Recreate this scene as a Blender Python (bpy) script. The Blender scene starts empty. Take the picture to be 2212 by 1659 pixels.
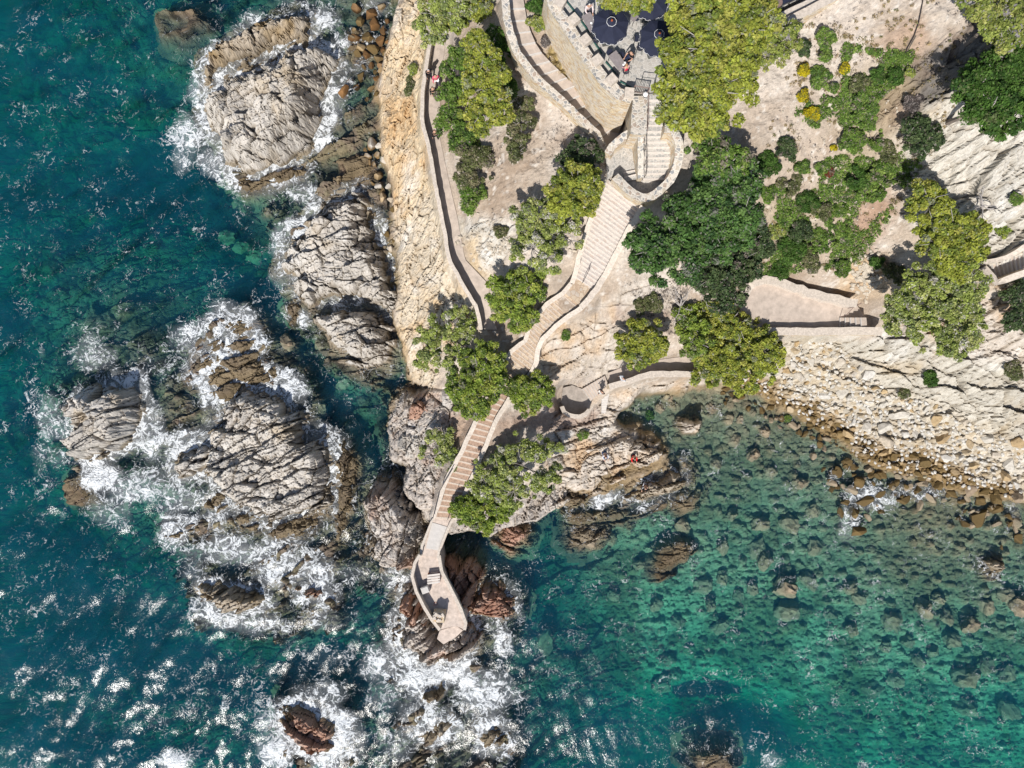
import bpy, bmesh, math, random
import numpy as np
from mathutils import Vector, Matrix, noise as mnoise

# ------------------------------------------------------------------ scene, camera, light
S = bpy.context.scene
C = S.collection
HC = 60.0            # camera height over the sea
FPX = 1533.0         # focal length in pixels of a 2212 px wide frame
CX, CY = 1106.0, 829.5
cam_d = bpy.data.cameras.new("camera")
cam_d.sensor_width = 36.0
cam_d.lens = 36.0 * FPX / 2212.0
cam_d.clip_end = 5000.0
cam = bpy.data.objects.new("camera", cam_d)
cam.location = (0, 0, HC)
C.objects.link(cam)
S.camera = cam

SUN_EL = math.radians(47.0)
SUN_AZ = math.radians(17.0)      # shadows run towards +Y, a little to +X
to_sun = Vector((-math.sin(SUN_AZ) * math.cos(SUN_EL), -math.cos(SUN_AZ) * math.cos(SUN_EL), math.sin(SUN_EL)))
W = bpy.data.worlds.new("World")
S.world = W
W.use_nodes = True
wn = W.node_tree
sky = wn.nodes.new("ShaderNodeTexSky")
sky.sky_type = 'NISHITA'
sky.sun_disc = False
sky.sun_elevation = SUN_EL
sky.sun_rotation = math.atan2(to_sun.x, to_sun.y)
wn.links.new(sky.outputs[0], wn.nodes["Background"].inputs[0])
wn.nodes["Background"].inputs[1].default_value = 0.085
sun_d = bpy.data.lights.new("sun", 'SUN')
sun_d.energy = 4.6
sun_d.angle = math.radians(0.5)
sun_d.color = (1.0, 0.955, 0.89)
sun = bpy.data.objects.new("sun", sun_d)
sun.rotation_euler = to_sun.to_track_quat('Z', 'Y').to_euler()
sun.location = (-20, -40, 80)
C.objects.link(sun)
S.view_settings.view_transform = 'Standard'
S.view_settings.look = 'None'
S.view_settings.exposure = 0.22
S.view_settings.gamma = 1.0
S.render.engine = 'CYCLES'
S.cycles.use_denoising = True
S.cycles.max_bounces = 6
S.cycles.diffuse_bounces = 2
S.cycles.glossy_bounces = 2
S.cycles.transmission_bounces = 4
S.cycles.transparent_max_bounces = 8
S.cycles.volume_bounces = 0
S.cycles.caustics_reflective = False
S.cycles.caustics_refractive = False
S.cycles.sample_clamp_indirect = 4.0

def P(px, py, z=0.0):
    k = (HC - z) / FPX
    return ((px - CX) * k, (CY - py) * k)
def P3(px, py, z=0.0):
    x, y = P(px, py, z)
    return Vector((x, y, z))
def mpp(z):                       # metres per photo pixel at height z
    return (HC - z) / FPX

# ------------------------------------------------------------------ numpy noise
def h2(ix, iy, s):
    ix = ix.astype(np.int64); iy = iy.astype(np.int64)
    n = (ix * 374761393 + iy * 668265263 + s * 1442695041) & 0xffffffff
    n = ((n ^ (n >> 13)) * 1274126177) & 0xffffffff
    n = n ^ (n >> 16)
    n = (n * 2246822519) & 0xffffffff
    n = n ^ (n >> 15)
    return n.astype(np.float64) / 4294967296.0
def vnoise(x, y, s=0):
    ix = np.floor(x); iy = np.floor(y)
    fx = x - ix; fy = y - iy
    ux = fx * fx * fx * (fx * (fx * 6 - 15) + 10); uy = fy * fy * fy * (fy * (fy * 6 - 15) + 10)
    a = h2(ix, iy, s); b = h2(ix + 1, iy, s); c = h2(ix, iy + 1, s); d = h2(ix + 1, iy + 1, s)
    return (a + (b - a) * ux) * (1 - uy) + (c + (d - c) * ux) * uy
def fbm(x, y, s=0, o=4, g=0.5):
    t = 0.0; a = 1.0; n = 0.0
    for k in range(o):
        t = t + a * (vnoise(x * 2 ** k + 17.3 * k, y * 2 ** k - 9.1 * k, s + k) - 0.5)
        n += a; a *= g
    return t / n * 2.0            # about -1..1
def voro(x, y, s=0):
    ix = np.floor(x); iy = np.floor(y)
    f1 = np.full(x.shape, 9.0); f2 = np.full(x.shape, 9.0)
    cx = np.zeros(x.shape); cy = np.zeros(x.shape); ci = np.zeros(x.shape); cj = np.zeros(x.shape)
    for i in (-1, 0, 1):
        for j in (-1, 0, 1):
            a = ix + i; b = iy + j
            px = a + 0.1 + 0.8 * h2(a, b, s); py = b + 0.1 + 0.8 * h2(a, b, s + 77)
            d = np.hypot(x - px, y - py)
            m = d < f1
            f2 = np.where(m, f1, np.minimum(f2, d))
            f1 = np.where(m, d, f1)
            cx = np.where(m, px, cx); cy = np.where(m, py, cy); ci = np.where(m, a, ci); cj = np.where(m, b, cj)
    return f1, f2, x - cx, y - cy, ci, cj
def sstep(a, b, x):
    t = np.clip((x - a) / (b - a), 0, 1)
    return t * t * (3 - 2 * t)
def lerp(a, b, t):
    return a + (b - a) * t
def sdf(poly, X, Y):              # positive inside
    d = np.full(X.shape, 1e9); ins = np.zeros(X.shape, bool)
    n = len(poly)
    for i in range(n):
        x0, y0 = poly[i]; x1, y1 = poly[(i + 1) % n]
        ex, ey = x1 - x0, y1 - y0
        L = ex * ex + ey * ey + 1e-12
        t = np.clip(((X - x0) * ex + (Y - y0) * ey) / L, 0, 1)
        d = np.minimum(d, (X - x0 - t * ex) ** 2 + (Y - y0 - t * ey) ** 2)
        if y0 != y1:
            c = ((y0 > Y) != (y1 > Y)) & (X < (x1 - x0) * (Y - y0) / (y1 - y0) + x0)
            ins ^= c
    d = np.sqrt(d)
    return np.where(ins, d, -d)
def polyd(line, X, Y):            # distance to an open polyline and z interpolated along it
    d = np.full(X.shape, 1e9); z = np.zeros(X.shape); w = np.zeros(X.shape)
    for a, b in zip(line[:-1], line[1:]):
        ex, ey = b[0] - a[0], b[1] - a[1]
        L = ex * ex + ey * ey + 1e-12
        t = np.clip(((X - a[0]) * ex + (Y - a[1]) * ey) / L, 0, 1)
        q = np.hypot(X - a[0] - t * ex, Y - a[1] - t * ey)
        m = q < d
        d = np.where(m, q, d); z = np.where(m, a[2] + (b[2] - a[2]) * t, z)
        w = np.where(m, a[3] + (b[3] - a[3]) * t, w)
    return d, z, w
class RBF:
    def __init__(s, pts):
        p = np.array([[*P(a, b, max(z, -9))] for a, b, z in pts]); v = np.array([q[2] for q in pts], float)
        n = len(p)
        D = np.hypot(p[:, None, 0] - p[None, :, 0], p[:, None, 1] - p[None, :, 1])
        A = np.zeros((n + 1, n + 1)); A[:n, :n] = -D - 0.15 * np.eye(n) * -1; A[:n, n] = 1; A[n, :n] = 1
        w = np.linalg.solve(A, np.append(v, 0.0))
        s.p, s.w, s.c = p, w[:n], w[n]
    def __call__(s, X, Y):
        o = np.full(X.shape, s.c)
        for (a, b), w in zip(s.p, s.w):
            o -= w * np.sqrt((X - a) ** 2 + (Y - b) ** 2)
        return o

# ------------------------------------------------------------------ mesh helpers
def link(name, me, mat=None, parent=None):
    o = bpy.data.objects.new(name, me)
    C.objects.link(o)
    if mat is not None:
        for m in (mat if isinstance(mat, (list, tuple)) else [mat]):
            me.materials.append(m)
    if parent is not None:
        o.parent = parent
    return o
def np_mesh(name, V, F, col=None, smooth=False, midx=None, attrs=None):
    V = np.asarray(V, np.float32); F = np.asarray(F, np.int32)
    me = bpy.data.meshes.new(name)
    me.vertices.add(len(V)); me.vertices.foreach_set("co", V.ravel())
    k = F.shape[1]
    me.loops.add(F.size); me.loops.foreach_set("vertex_index", F.ravel())
    me.polygons.add(len(F)); me.polygons.foreach_set("loop_start", np.arange(0, F.size, k, dtype=np.int32))
    if smooth:
        me.polygons.foreach_set("use_smooth", np.ones(len(F), bool))
    else:
        me.polygons.foreach_set("use_smooth", np.zeros(len(F), bool))
    if midx is not None:
        me.polygons.foreach_set("material_index", np.asarray(midx, np.int32))
    if col is not None:
        a = me.attributes.new("Col", 'FLOAT_COLOR', 'POINT')
        c = np.ones((len(V), 4), np.float32); c[:, :3] = col
        a.data.foreach_set("color", c.ravel())
    for nm, arr in (attrs or {}).items():
        a = me.attributes.new(nm, 'FLOAT', 'POINT')
        a.data.foreach_set("value", np.asarray(arr, np.float32).ravel())
    me.update(calc_edges=True)
    return me
def tag(o, label=None, cat=None, group=None, kind=None):
    if label: o["label"] = label
    if cat: o["category"] = cat
    if group: o["group"] = group
    if kind: o["kind"] = kind
    return o
def empty(name, loc, rz=0.0):
    o = bpy.data.objects.new(name, None)
    o.location = loc; o.rotation_euler = (0, 0, rz); o.empty_display_size = 0.2
    C.objects.link(o)
    return o
class MB:
    def __init__(s): s.v = []; s.f = []; s.m = []
    def add(s, vs, fs, m=0):
        b = len(s.v); s.v += [tuple(v) for v in vs]
        s.f += [tuple(b + i for i in f) for f in fs]; s.m += [m] * len(fs)
        return s
    def box(s, c, d, rz=0.0, m=0, taper=1.0):
        x, y, z = d[0] / 2, d[1] / 2, d[2] / 2
        ca, sa = math.cos(rz), math.sin(rz)
        vs = []
        for sz, t in ((-1, 1.0), (1, taper)):
            for sx, sy in ((-1, -1), (1, -1), (1, 1), (-1, 1)):
                a, b = sx * x * t, sy * y * t
                vs.append((c[0] + a * ca - b * sa, c[1] + a * sa + b * ca, c[2] + sz * z))
        return s.add(vs, [(3, 2, 1, 0), (4, 5, 6, 7), (0, 1, 5, 4), (1, 2, 6, 5), (2, 3, 7, 6), (3, 0, 4, 7)], m)
    def prism(s, poly, z0, z1, m=0, mside=None):
        n = len(poly)
        a = sum(poly[i][0] * poly[(i + 1) % n][1] - poly[(i + 1) % n][0] * poly[i][1] for i in range(n))
        if a < 0: poly = poly[::-1]
        vs = [(x, y, z0) for x, y in poly] + [(x, y, z1) for x, y in poly]
        s.add(vs, [tuple(range(n, 2 * n))], m)
        b = len(s.v) - 2 * n
        s.f += [tuple(b + i for i in range(n - 1, -1, -1))] + [(b + i, b + (i + 1) % n, b + n + (i + 1) % n, b + n + i) for i in range(n)]
        s.m += [m if mside is None else mside] * (n + 1)
        return s
    def tube(s, pts, rad, n=6, m=0):
        pts = [Vector(p) for p in pts]
        rad = rad if isinstance(rad, (list, tuple)) else [rad] * len(pts)
        b = len(s.v); prev = None
        for i, p in enumerate(pts):
            t = (pts[min(i + 1, len(pts) - 1)] - pts[max(i - 1, 0)])
            t = t.normalized() if t.length > 1e-9 else Vector((0, 0, 1))
            if prev is None:
                u = t.orthogonal().normalized()
            else:
                u = prev - t * prev.dot(t)
                u = u.normalized() if u.length > 1e-6 else t.orthogonal().normalized()
            prev = u; w = t.cross(u)
            for k in range(n):
                a = 2 * math.pi * k / n
                s.v.append(tuple(p + (u * math.cos(a) + w * math.sin(a)) * rad[i]))
        for i in range(len(pts) - 1):
            for k in range(n):
                s.f.append((b + i * n + k, b + i * n + (k + 1) % n, b + (i + 1) * n + (k + 1) % n, b + (i + 1) * n + k)); s.m.append(m)
        s.f.append(tuple(b + k for k in range(n - 1, -1, -1))); s.f.append(tuple(b + (len(pts) - 1) * n + k for k in range(n))); s.m += [m, m]
        return s
    def build(s, name, mat, parent=None, smooth=False):
        me = bpy.data.meshes.new(name)
        me.from_pydata(s.v, [], s.f)
        for i, p in enumerate(me.polygons):
            p.material_index = s.m[i]; p.use_smooth = smooth
        return link(name, me, mat, parent)

# ------------------------------------------------------------------ materials
def new_mat(name):
    m = bpy.data.materials.new(name); m.use_nodes = True
    nt = m.node_tree; b = nt.nodes["Principled BSDF"]
    b.inputs["Roughness"].default_value = 0.85
    b.inputs["Specular IOR Level"].default_value = 0.25
    return m, nt, b
def nd(nt, t, **kw):
    n = nt.nodes.new(t)
    for k, v in kw.items():
        if k in n.inputs.keys() if isinstance(k, str) else False: n.inputs[k].default_value = v
        else: setattr(n, k, v)
    return n
def ramp(nt, src, stops):
    r = nt.nodes.new("ShaderNodeValToRGB")
    while len(r.color_ramp.elements) < len(stops): r.color_ramp.elements.new(0.5)
    for e, (p, c) in zip(r.color_ramp.elements, stops):
        e.position = p; e.color = (*c, 1) if len(c) == 3 else c
    nt.links.new(src, r.inputs[0])
    return r.outputs[0]
def mixc(nt, a, b, fac, mode='MIX'):
    m = nt.nodes.new("ShaderNodeMix"); m.data_type = 'RGBA'; m.blend_type = mode
    for i, v in ((0, fac), (6, a), (7, b)):
        if hasattr(v, "links"): nt.links.new(v, m.inputs[i])
        else: m.inputs[i].default_value = v if i == 0 else (*v, 1)
    return m.outputs[2]
def math_n(nt, op, a, b=None, c=None):
    m = nt.nodes.new("ShaderNodeMath"); m.operation = op
    for i, v in enumerate((a, b, c)):
        if v is None: continue
        if hasattr(v, "links"): nt.links.new(v, m.inputs[i])
        else: m.inputs[i].default_value = v
    return m.outputs[0]
def noise_n(nt, co, scale, detail=4.0, rough=0.6, dist=0.0):
    n = nt.nodes.new("ShaderNodeTexNoise")
    n.inputs["Scale"].default_value = scale; n.inputs["Detail"].default_value = detail
    n.inputs["Roughness"].default_value = rough; n.inputs["Distortion"].default_value = dist
    if co is not None: nt.links.new(co, n.inputs["Vector"])
    return n.outputs["Fac"]
def pos(nt):
    return nt.nodes.new("ShaderNodeNewGeometry").outputs["Position"]
def bump(nt, b, h, strength=0.5, dist=0.05):
    n = nt.nodes.new("ShaderNodeBump"); n.inputs["Strength"].default_value = strength; n.inputs["Distance"].default_value = dist
    nt.links.new(h, n.inputs["Height"]); nt.links.new(n.outputs[0], b.inputs["Normal"])
    return n
def attr_n(nt, name):
    a = nt.nodes.new("ShaderNodeAttribute"); a.attribute_name = name
    return a

def ground_material(name, fine=7.0, amp=0.35, bs=0.6, bd=0.05):
    m, nt, b = new_mat(name)
    p = pos(nt)
    a = attr_n(nt, "Col").outputs["Color"]
    n1 = noise_n(nt, p, fine, 6.0, 0.7)
    n2 = noise_n(nt, p, fine * 4.3, 3.0, 0.7)
    f = ramp(nt, n1, [(0.25, (1 - amp,) * 3), (0.5, (1.0,) * 3), (0.75, (1 + amp,) * 3)])
    f2 = ramp(nt, n2, [(0.3, (1 - amp * 0.6,) * 3), (0.7, (1 + amp * 0.6,) * 3)])
    c = mixc(nt, mixc(nt, a, f, 1.0, 'MULTIPLY'), f2, 1.0, 'MULTIPLY')
    nt.links.new(c, b.inputs["Base Color"])
    h = math_n(nt, 'ADD', n1, math_n(nt, 'MULTIPLY', n2, 0.4))
    bump(nt, b, h, bs, bd)
    b.inputs["Roughness"].default_value = 0.92
    return m
M_ground = ground_material("ground_soil_rock", 6.0, 0.26, 0.7, 0.08)
M_rock = ground_material("rock_face", 8.0, 0.24, 0.8, 0.06)

def leaf_material(name):
    m, nt, b = new_mat(name)
    a = attr_n(nt, "Col").outputs["Color"]
    b.inputs["Roughness"].default_value = 0.6
    b.inputs["Specular IOR Level"].default_value = 0.15
    nt.links.new(a, b.inputs["Base Color"])
    t = nt.nodes.new("ShaderNodeBsdfTranslucent"); nt.links.new(a, t.inputs[0])
    mx = nt.nodes.new("ShaderNodeMixShader"); mx.inputs[0].default_value = 0.38
    nt.links.new(b.outputs[0], mx.inputs[1]); nt.links.new(t.outputs[0], mx.inputs[2])
    nt.links.new(mx.outputs[0], nt.nodes["Material Output"].inputs[0])
    return m
M_leaf = leaf_material("leaf")

def plain(name, col, rough=0.8, var=0.15, scale=9.0, spec=0.25, metal=0.0, bs=0.2):
    m, nt, b = new_mat(name)
    p = pos(nt)
    n = noise_n(nt, p, scale, 5.0, 0.65)
    lo = tuple(max(0.0, c * (1 - var)) for c in col); hi = tuple(min(1.0, c * (1 + var)) for c in col)
    nt.links.new(ramp(nt, n, [(0.3, lo), (0.7, hi)]), b.inputs["Base Color"])
    b.inputs["Roughness"].default_value = rough; b.inputs["Specular IOR Level"].default_value = spec
    b.inputs["Metallic"].default_value = metal
    if bs: bump(nt, b, n, bs, 0.02)
    return m
M_bark = plain("bark", (0.23, 0.19, 0.16), 0.9, 0.3, 14.0)
M_twig = plain("grey_twig", (0.36, 0.33, 0.31), 0.9, 0.25, 14.0)

def masonry(name, stones, mortar, scale=2.6, edge=0.06, bs=0.5, sz=1.0):
    """irregular stones in pale mortar"""
    m, nt, b = new_mat(name)
    p = pos(nt)
    mp = nt.nodes.new("ShaderNodeMapping"); mp.inputs["Scale"].default_value = (scale, scale, scale * sz)
    nt.links.new(p, mp.inputs[0])
    w = nt.nodes.new("ShaderNodeTexNoise"); w.inputs["Scale"].default_value = scale * 1.6; nt.links.new(p, w.inputs["Vector"])
    ad = nt.nodes.new("ShaderNodeMix"); ad.data_type = 'RGBA'; ad.blend_type = 'LINEAR_LIGHT'; ad.inputs[0].default_value = 0.18
    nt.links.new(mp.outputs[0], ad.inputs[6]); nt.links.new(w.outputs["Color"], ad.inputs[7])
    v1 = nt.nodes.new("ShaderNodeTexVoronoi"); v1.feature = 'F1'; v1.inputs["Scale"].default_value = 1.0
    v2 = nt.nodes.new("ShaderNodeTexVoronoi"); v2.feature = 'DISTANCE_TO_EDGE'; v2.inputs["Scale"].default_value = 1.0
    nt.links.new(ad.outputs[2], v1.inputs["Vector"]); nt.links.new(ad.outputs[2], v2.inputs["Vector"])
    sep = nt.nodes.new("ShaderNodeSeparateColor"); nt.links.new(v1.outputs["Color"], sep.inputs[0])
    n = len(stones)
    r = nt.nodes.new("ShaderNodeValToRGB"); r.color_ramp.interpolation = 'CONSTANT'
    while len(r.color_ramp.elements) < n: r.color_ramp.elements.new(0.5)
    for i, e in enumerate(r.color_ramp.elements): e.position = i / n; e.color = (*stones[i], 1)
    nt.links.new(sep.outputs[0], r.inputs[0])
    e = ramp(nt, v2.outputs["Distance"], [(edge * 0.6, (0, 0, 0)), (edge * 1.3, (1, 1, 1))])
    fine = noise_n(nt, p, 16.0, 5.0, 0.7)
    c = mixc(nt, mortar, r.outputs[0], e)
    c = mixc(nt, c, ramp(nt, fine, [(0.25, (0.72,) * 3), (0.75, (1.2,) * 3)]), 1.0, 'MULTIPLY')
    nt.links.new(c, b.inputs["Base Color"])
    h = math_n(nt, 'ADD', math_n(nt, 'MULTIPLY', fine, 0.5), e)
    bump(nt, b, h, bs, 0.04)
    b.inputs["Roughness"].default_value = 0.9
    return m
CREAM = (0.62, 0.53, 0.40)
M_wall = masonry("cream_stone_wall", [(0.62, 0.50, 0.33), (0.52, 0.42, 0.30), (0.66, 0.57, 0.44), (0.50, 0.36, 0.22), (0.58, 0.52, 0.44)], (0.64, 0.57, 0.47), 3.4, 0.05, 0.6, 2.2)
M_coping = masonry("mosaic_coping", [(0.36, 0.34, 0.31), (0.27, 0.27, 0.27), (0.48, 0.42, 0.34), (0.58, 0.52, 0.45), (0.40, 0.32, 0.26)], (0.62, 0.57, 0.50), 4.0, 0.10, 0.5)
M_parapet = plain("parapet_render", (0.56, 0.49, 0.42), 0.92, 0.24, 7.0, bs=0.7)
M_paver = masonry("grey_paving", [(0.42, 0.40, 0.37), (0.36, 0.35, 0.33), (0.49, 0.46, 0.42), (0.45, 0.42, 0.38)], (0.56, 0.53, 0.49), 4.6, 0.07, 0.25)
M_path = plain("sandy_concrete", (0.48, 0.405, 0.345), 0.92, 0.2, 2.2, bs=0.35)
M_conc = plain("pale_concrete", (0.56, 0.53, 0.50), 0.9, 0.10, 4.0)
M_floor = plain("platform_floor", (0.54, 0.455, 0.395), 0.92, 0.26, 3.2, bs=0.4)
M_step_a = masonry("pinkish_step_stone", [(0.55, 0.50, 0.46), (0.48, 0.43, 0.40), (0.58, 0.53, 0.48), (0.50, 0.42, 0.37)], (0.56, 0.49, 0.44), 4.2, 0.05, 0.2)
M_step_edge = plain("pale_step_edge", (0.66, 0.60, 0.54), 0.9, 0.14, 8.0)
M_step_b = masonry("tan_step_stone", [(0.54, 0.44, 0.33), (0.49, 0.38, 0.28), (0.58, 0.48, 0.37), (0.50, 0.43, 0.36)], (0.44, 0.33, 0.24), 3.2, 0.06, 0.3)
M_step_c = plain("rusty_earth_tread", (0.40, 0.28, 0.21), 0.95, 0.35, 6.0, bs=0.5)
M_step_cedge = plain("sandstone_nosing", (0.58, 0.49, 0.41), 0.9, 0.2, 8.0)
M_rail = plain("dark_iron", (0.06, 0.05, 0.05), 0.6, 0.2, 9.0, metal=0.4)
M_rail_l = plain("brown_rail", (0.22, 0.15, 0.13), 0.7, 0.2, 9.0)
M_navy = plain("navy_canvas", (0.022, 0.026, 0.05), 0.85, 0.12, 5.0)
M_trim = plain("white_trim", (0.75, 0.75, 0.76), 0.8, 0.05)
M_table = plain("grey_table_top", (0.25, 0.22, 0.22), 0.7, 0.18, 7.0)
M_metal = plain("grey_metal_tube", (0.16, 0.16, 0.15), 0.5, 0.1, 9.0, metal=0.5)
M_glass = plain("green_glass_edge", (0.02, 0.10, 0.085), 0.3, 0.1)
M_white = plain("white_glaze", (0.8, 0.8, 0.79), 0.3, 0.03)
M_red = plain("red_cloth", (0.55, 0.03, 0.08), 0.85, 0.12)
M_orange = plain("rust_finial", (0.35, 0.08, 0.03), 0.7, 0.1)
M_patio = plain('patio_ground', (0.36, 0.315, 0.275), 0.92, 0.25, 3.0, bs=0.5)
M_wood = plain("bench_wood", (0.62, 0.57, 0.52), 0.85, 0.1, 5.0)
M_dry = plain("dry_twigs", (0.30, 0.25, 0.19), 0.95, 0.3, 12.0)

def stone_material(name, c1, c2, c3, wet):
    m, nt, b = new_mat(name)
    g = nt.nodes.new("ShaderNodeNewGeometry"); p = g.outputs["Position"]
    oi = nt.nodes.new("ShaderNodeObjectInfo")
    c = ramp(nt, oi.outputs["Random"], [(0.0, c1), (0.5, c2), (1.0, c3)])
    n = noise_n(nt, p, 5.0, 6.0, 0.7)
    c = mixc(nt, c, ramp(nt, n, [(0.25, (0.66,) * 3), (0.75, (1.25,) * 3)]), 1.0, 'MULTIPLY')
    sx = nt.nodes.new("ShaderNodeSeparateXYZ"); nt.links.new(p, sx.inputs[0])
    zz = math_n(nt, 'ADD', sx.outputs[2], math_n(nt, 'MULTIPLY', n, -0.5))
    w = ramp(nt, math_n(nt, 'MULTIPLY_ADD', zz, 1.0, 0.3), [(0.05, (1, 1, 1)), (0.5, (0, 0, 0))])
    c = mixc(nt, c, wet, w)
    nt.links.new(c, b.inputs["Base Color"])
    bump(nt, b, n, 0.7, 0.05)
    return m
M_st_pale = stone_material("pale_beach_stone", (0.48, 0.44, 0.375), (0.58, 0.555, 0.51), (0.47, 0.39, 0.29), (0.19, 0.12, 0.05))
M_st_tan = stone_material("tan_boulder", (0.47, 0.35, 0.20), (0.36, 0.25, 0.13), (0.46, 0.37, 0.25), (0.13, 0.085, 0.035))
M_st_orange = stone_material("orange_boulder", (0.25, 0.13, 0.05), (0.20, 0.105, 0.04), (0.33, 0.21, 0.11), (0.10, 0.055, 0.022))
M_st_wet = stone_material("wet_brown_boulder", (0.16, 0.105, 0.04), (0.12, 0.08, 0.03), (0.20, 0.14, 0.06), (0.11, 0.075, 0.03))
M_st_alg = stone_material("algae_boulder", (0.32, 0.28, 0.19), (0.27, 0.20, 0.14), (0.36, 0.34, 0.24), (0.29, 0.23, 0.16))
# ------------------------------------------------------------------ rock relief and colour
def relief(X, Y, deg, seed=0, sc=1.0, warp=1.0):
    """fractured, bedded rock: stepped and tilted blocks stretched along the bedding direction"""
    a = math.radians(deg); ca, sa = math.cos(a), math.sin(a)
    u = (X * ca + Y * sa) / sc; v = (-X * sa + Y * ca) / sc
    wu = fbm(u * 0.45, v * 0.45, seed + 5, 3); wv = fbm(u * 0.35 + 9, v * 0.5 + 4, seed + 6, 4)
    u = u + wu * 0.5 * warp; v = v + wv * 0.5 * warp
    h = 0.0; tint = 0.0; crack = 0.0
    c2, s2 = math.cos(1.15), math.sin(1.15)
    ub = u * c2 + v * s2; vb = -u * s2 + v * c2
    for k, (a_, b_, su, sv, st, tl, ck, cw, ct) in enumerate(((u, v, 3.0, 1.05, 0.46, 0.42, 0.42, 0.055, 1.0), (ub, vb, 1.25, 0.72, 0.15, 0.26, 0.20, 0.06, 0.8),
                                                              (u, v, 0.85, 0.30, 0.12, 0.34, 0.11, 0.09, 0.5), (u, v, 0.36, 0.17, 0.05, 0.25, 0.03, 0.12, 0.2))):
        f1, f2, dx, dy, ci, cj = voro(a_ / su, b_ / sv, seed + 31 * k)
        r1 = h2(ci, cj, seed + 3 + k); r2 = h2(ci, cj, seed + 8 + k); r3 = h2(ci, cj, seed + 13 + k)
        h = h + (r1 - 0.5) * 2 * st + dy * sv * (r2 * 1.4 - 0.3) * tl * 2 + dx * su * (r3 - 0.5) * tl * 0.9
        e = np.exp(-((f2 - f1) / cw) ** 2)
        h = h - ck * e
        crack = np.maximum(crack, e * ct)
        tint = tint + (r3 - 0.5) * (0.28, 0.22, 0.18, 0.15)[k]
    mj = np.abs(((ub + 0.5 * wu) / 3.4 + 0.35 * wv) % 1.0 - 0.5)
    e = np.exp(-(mj / 0.022) ** 2); h = h - 0.38 * e; crack = np.maximum(crack, e * .9)
    return h * sc, tint, crack
def rgb(*c): return np.array(c, float)
STY = {
    'grey': (rgb(.50, .465, .42), rgb(.44, .375, .29), rgb(.575, .55, .515), 0.10),
    'tan': (rgb(.42, .36, .285), rgb(.33, .24, .13), rgb(.50, .455, .40), 0.35),
    'brown': (rgb(.175, .135, .09), rgb(.12, .09, .06), rgb(.285, .24, .18), 0.45),
    'red': (rgb(.40, .25, .185), rgb(.31, .16, .11), rgb(.48, .38, .32), 0.45),
    'shore': (rgb(.49, .455, .39), rgb(.43, .35, .24), rgb(.57, .545, .50), 0.3),
 'warm': (rgb(.585, .50, .385), rgb(.56, .405, .235), rgb(.65, .60, .53), 0.35),
 'redgrey': (rgb(.475, .425, .38), rgb(.45, .32, .25), rgb(.54, .505, .47), 0.2),
    'cream': (rgb(.60, .485, .335), rgb(.56, .37, .19), rgb(.66, .585, .49), 0.45),
    'white': (rgb(.55, .515, .455), rgb(.52, .41, .27), rgb(.63, .61, .57), 0.28),
    'pale': (rgb(.545, .485, .42), rgb(.52, .38, .25), rgb(.60, .565, .52), 0.28),
    'dark': (rgb(.15, .14, .13), rgb(.22, .15, .10), rgb(.24, .225, .21), 0.4),
    'slab': (rgb(.40, .365, .335), rgb(.46, .37, .29), rgb(.49, .46, .43), 0.4),
}
def rock_col(X, Y, Z, tint, crack, style, seed, wet=0.75):
    a, b, c, f = STY[style]
    n = fbm(X * 0.33, Y * 0.33, seed + 40, 4); n2 = fbm(X * 0.8 + 3, Y * 0.8, seed + 50, 4)
    w = sstep(0.25 - f, 0.75, n + 0.6 * n2)[..., None]
    col = lerp(a, b, w)
    w2 = sstep(-0.05, 0.5, fbm(X * 0.5 + 50, Y * 0.5, seed + 60, 4) - 0.15 + 0.4 * tint)[..., None]
    col = lerp(col, c, w2 * (1 - w * 0.7))
    col = col * (1 + 0.42 * tint)[..., None]
    # crack shade painted into the colour: joints darkened for deeper contrast
    col = lerp(col, col * rgb(.55, .5, .43), (crack * 0.7)[..., None])
    zz = Z + 0.45 * n2 + 0.25 * n
    wb = (1 - sstep(wet * 0.35, wet * 1.15, zz))[..., None]          # olive band above the water
    ol = lerp(rgb(.20, .155, .095), rgb(.12, .09, .05), sstep(-.3, .5, n2)[..., None])
    col = lerp(col, ol * (1 + 0.5 * tint)[..., None], wb * 0.8)
    ub = (1 - sstep(-0.45, 0.05, Z + 0.15 * n2))[..., None]
    ug = lerp(rgb(.17, .115, .085), rgb(.25, .21, .14), sstep(-.4, .4, n)[..., None])
    return np.clip(lerp(col, ug, ub), 0.01, 0.8)

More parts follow.
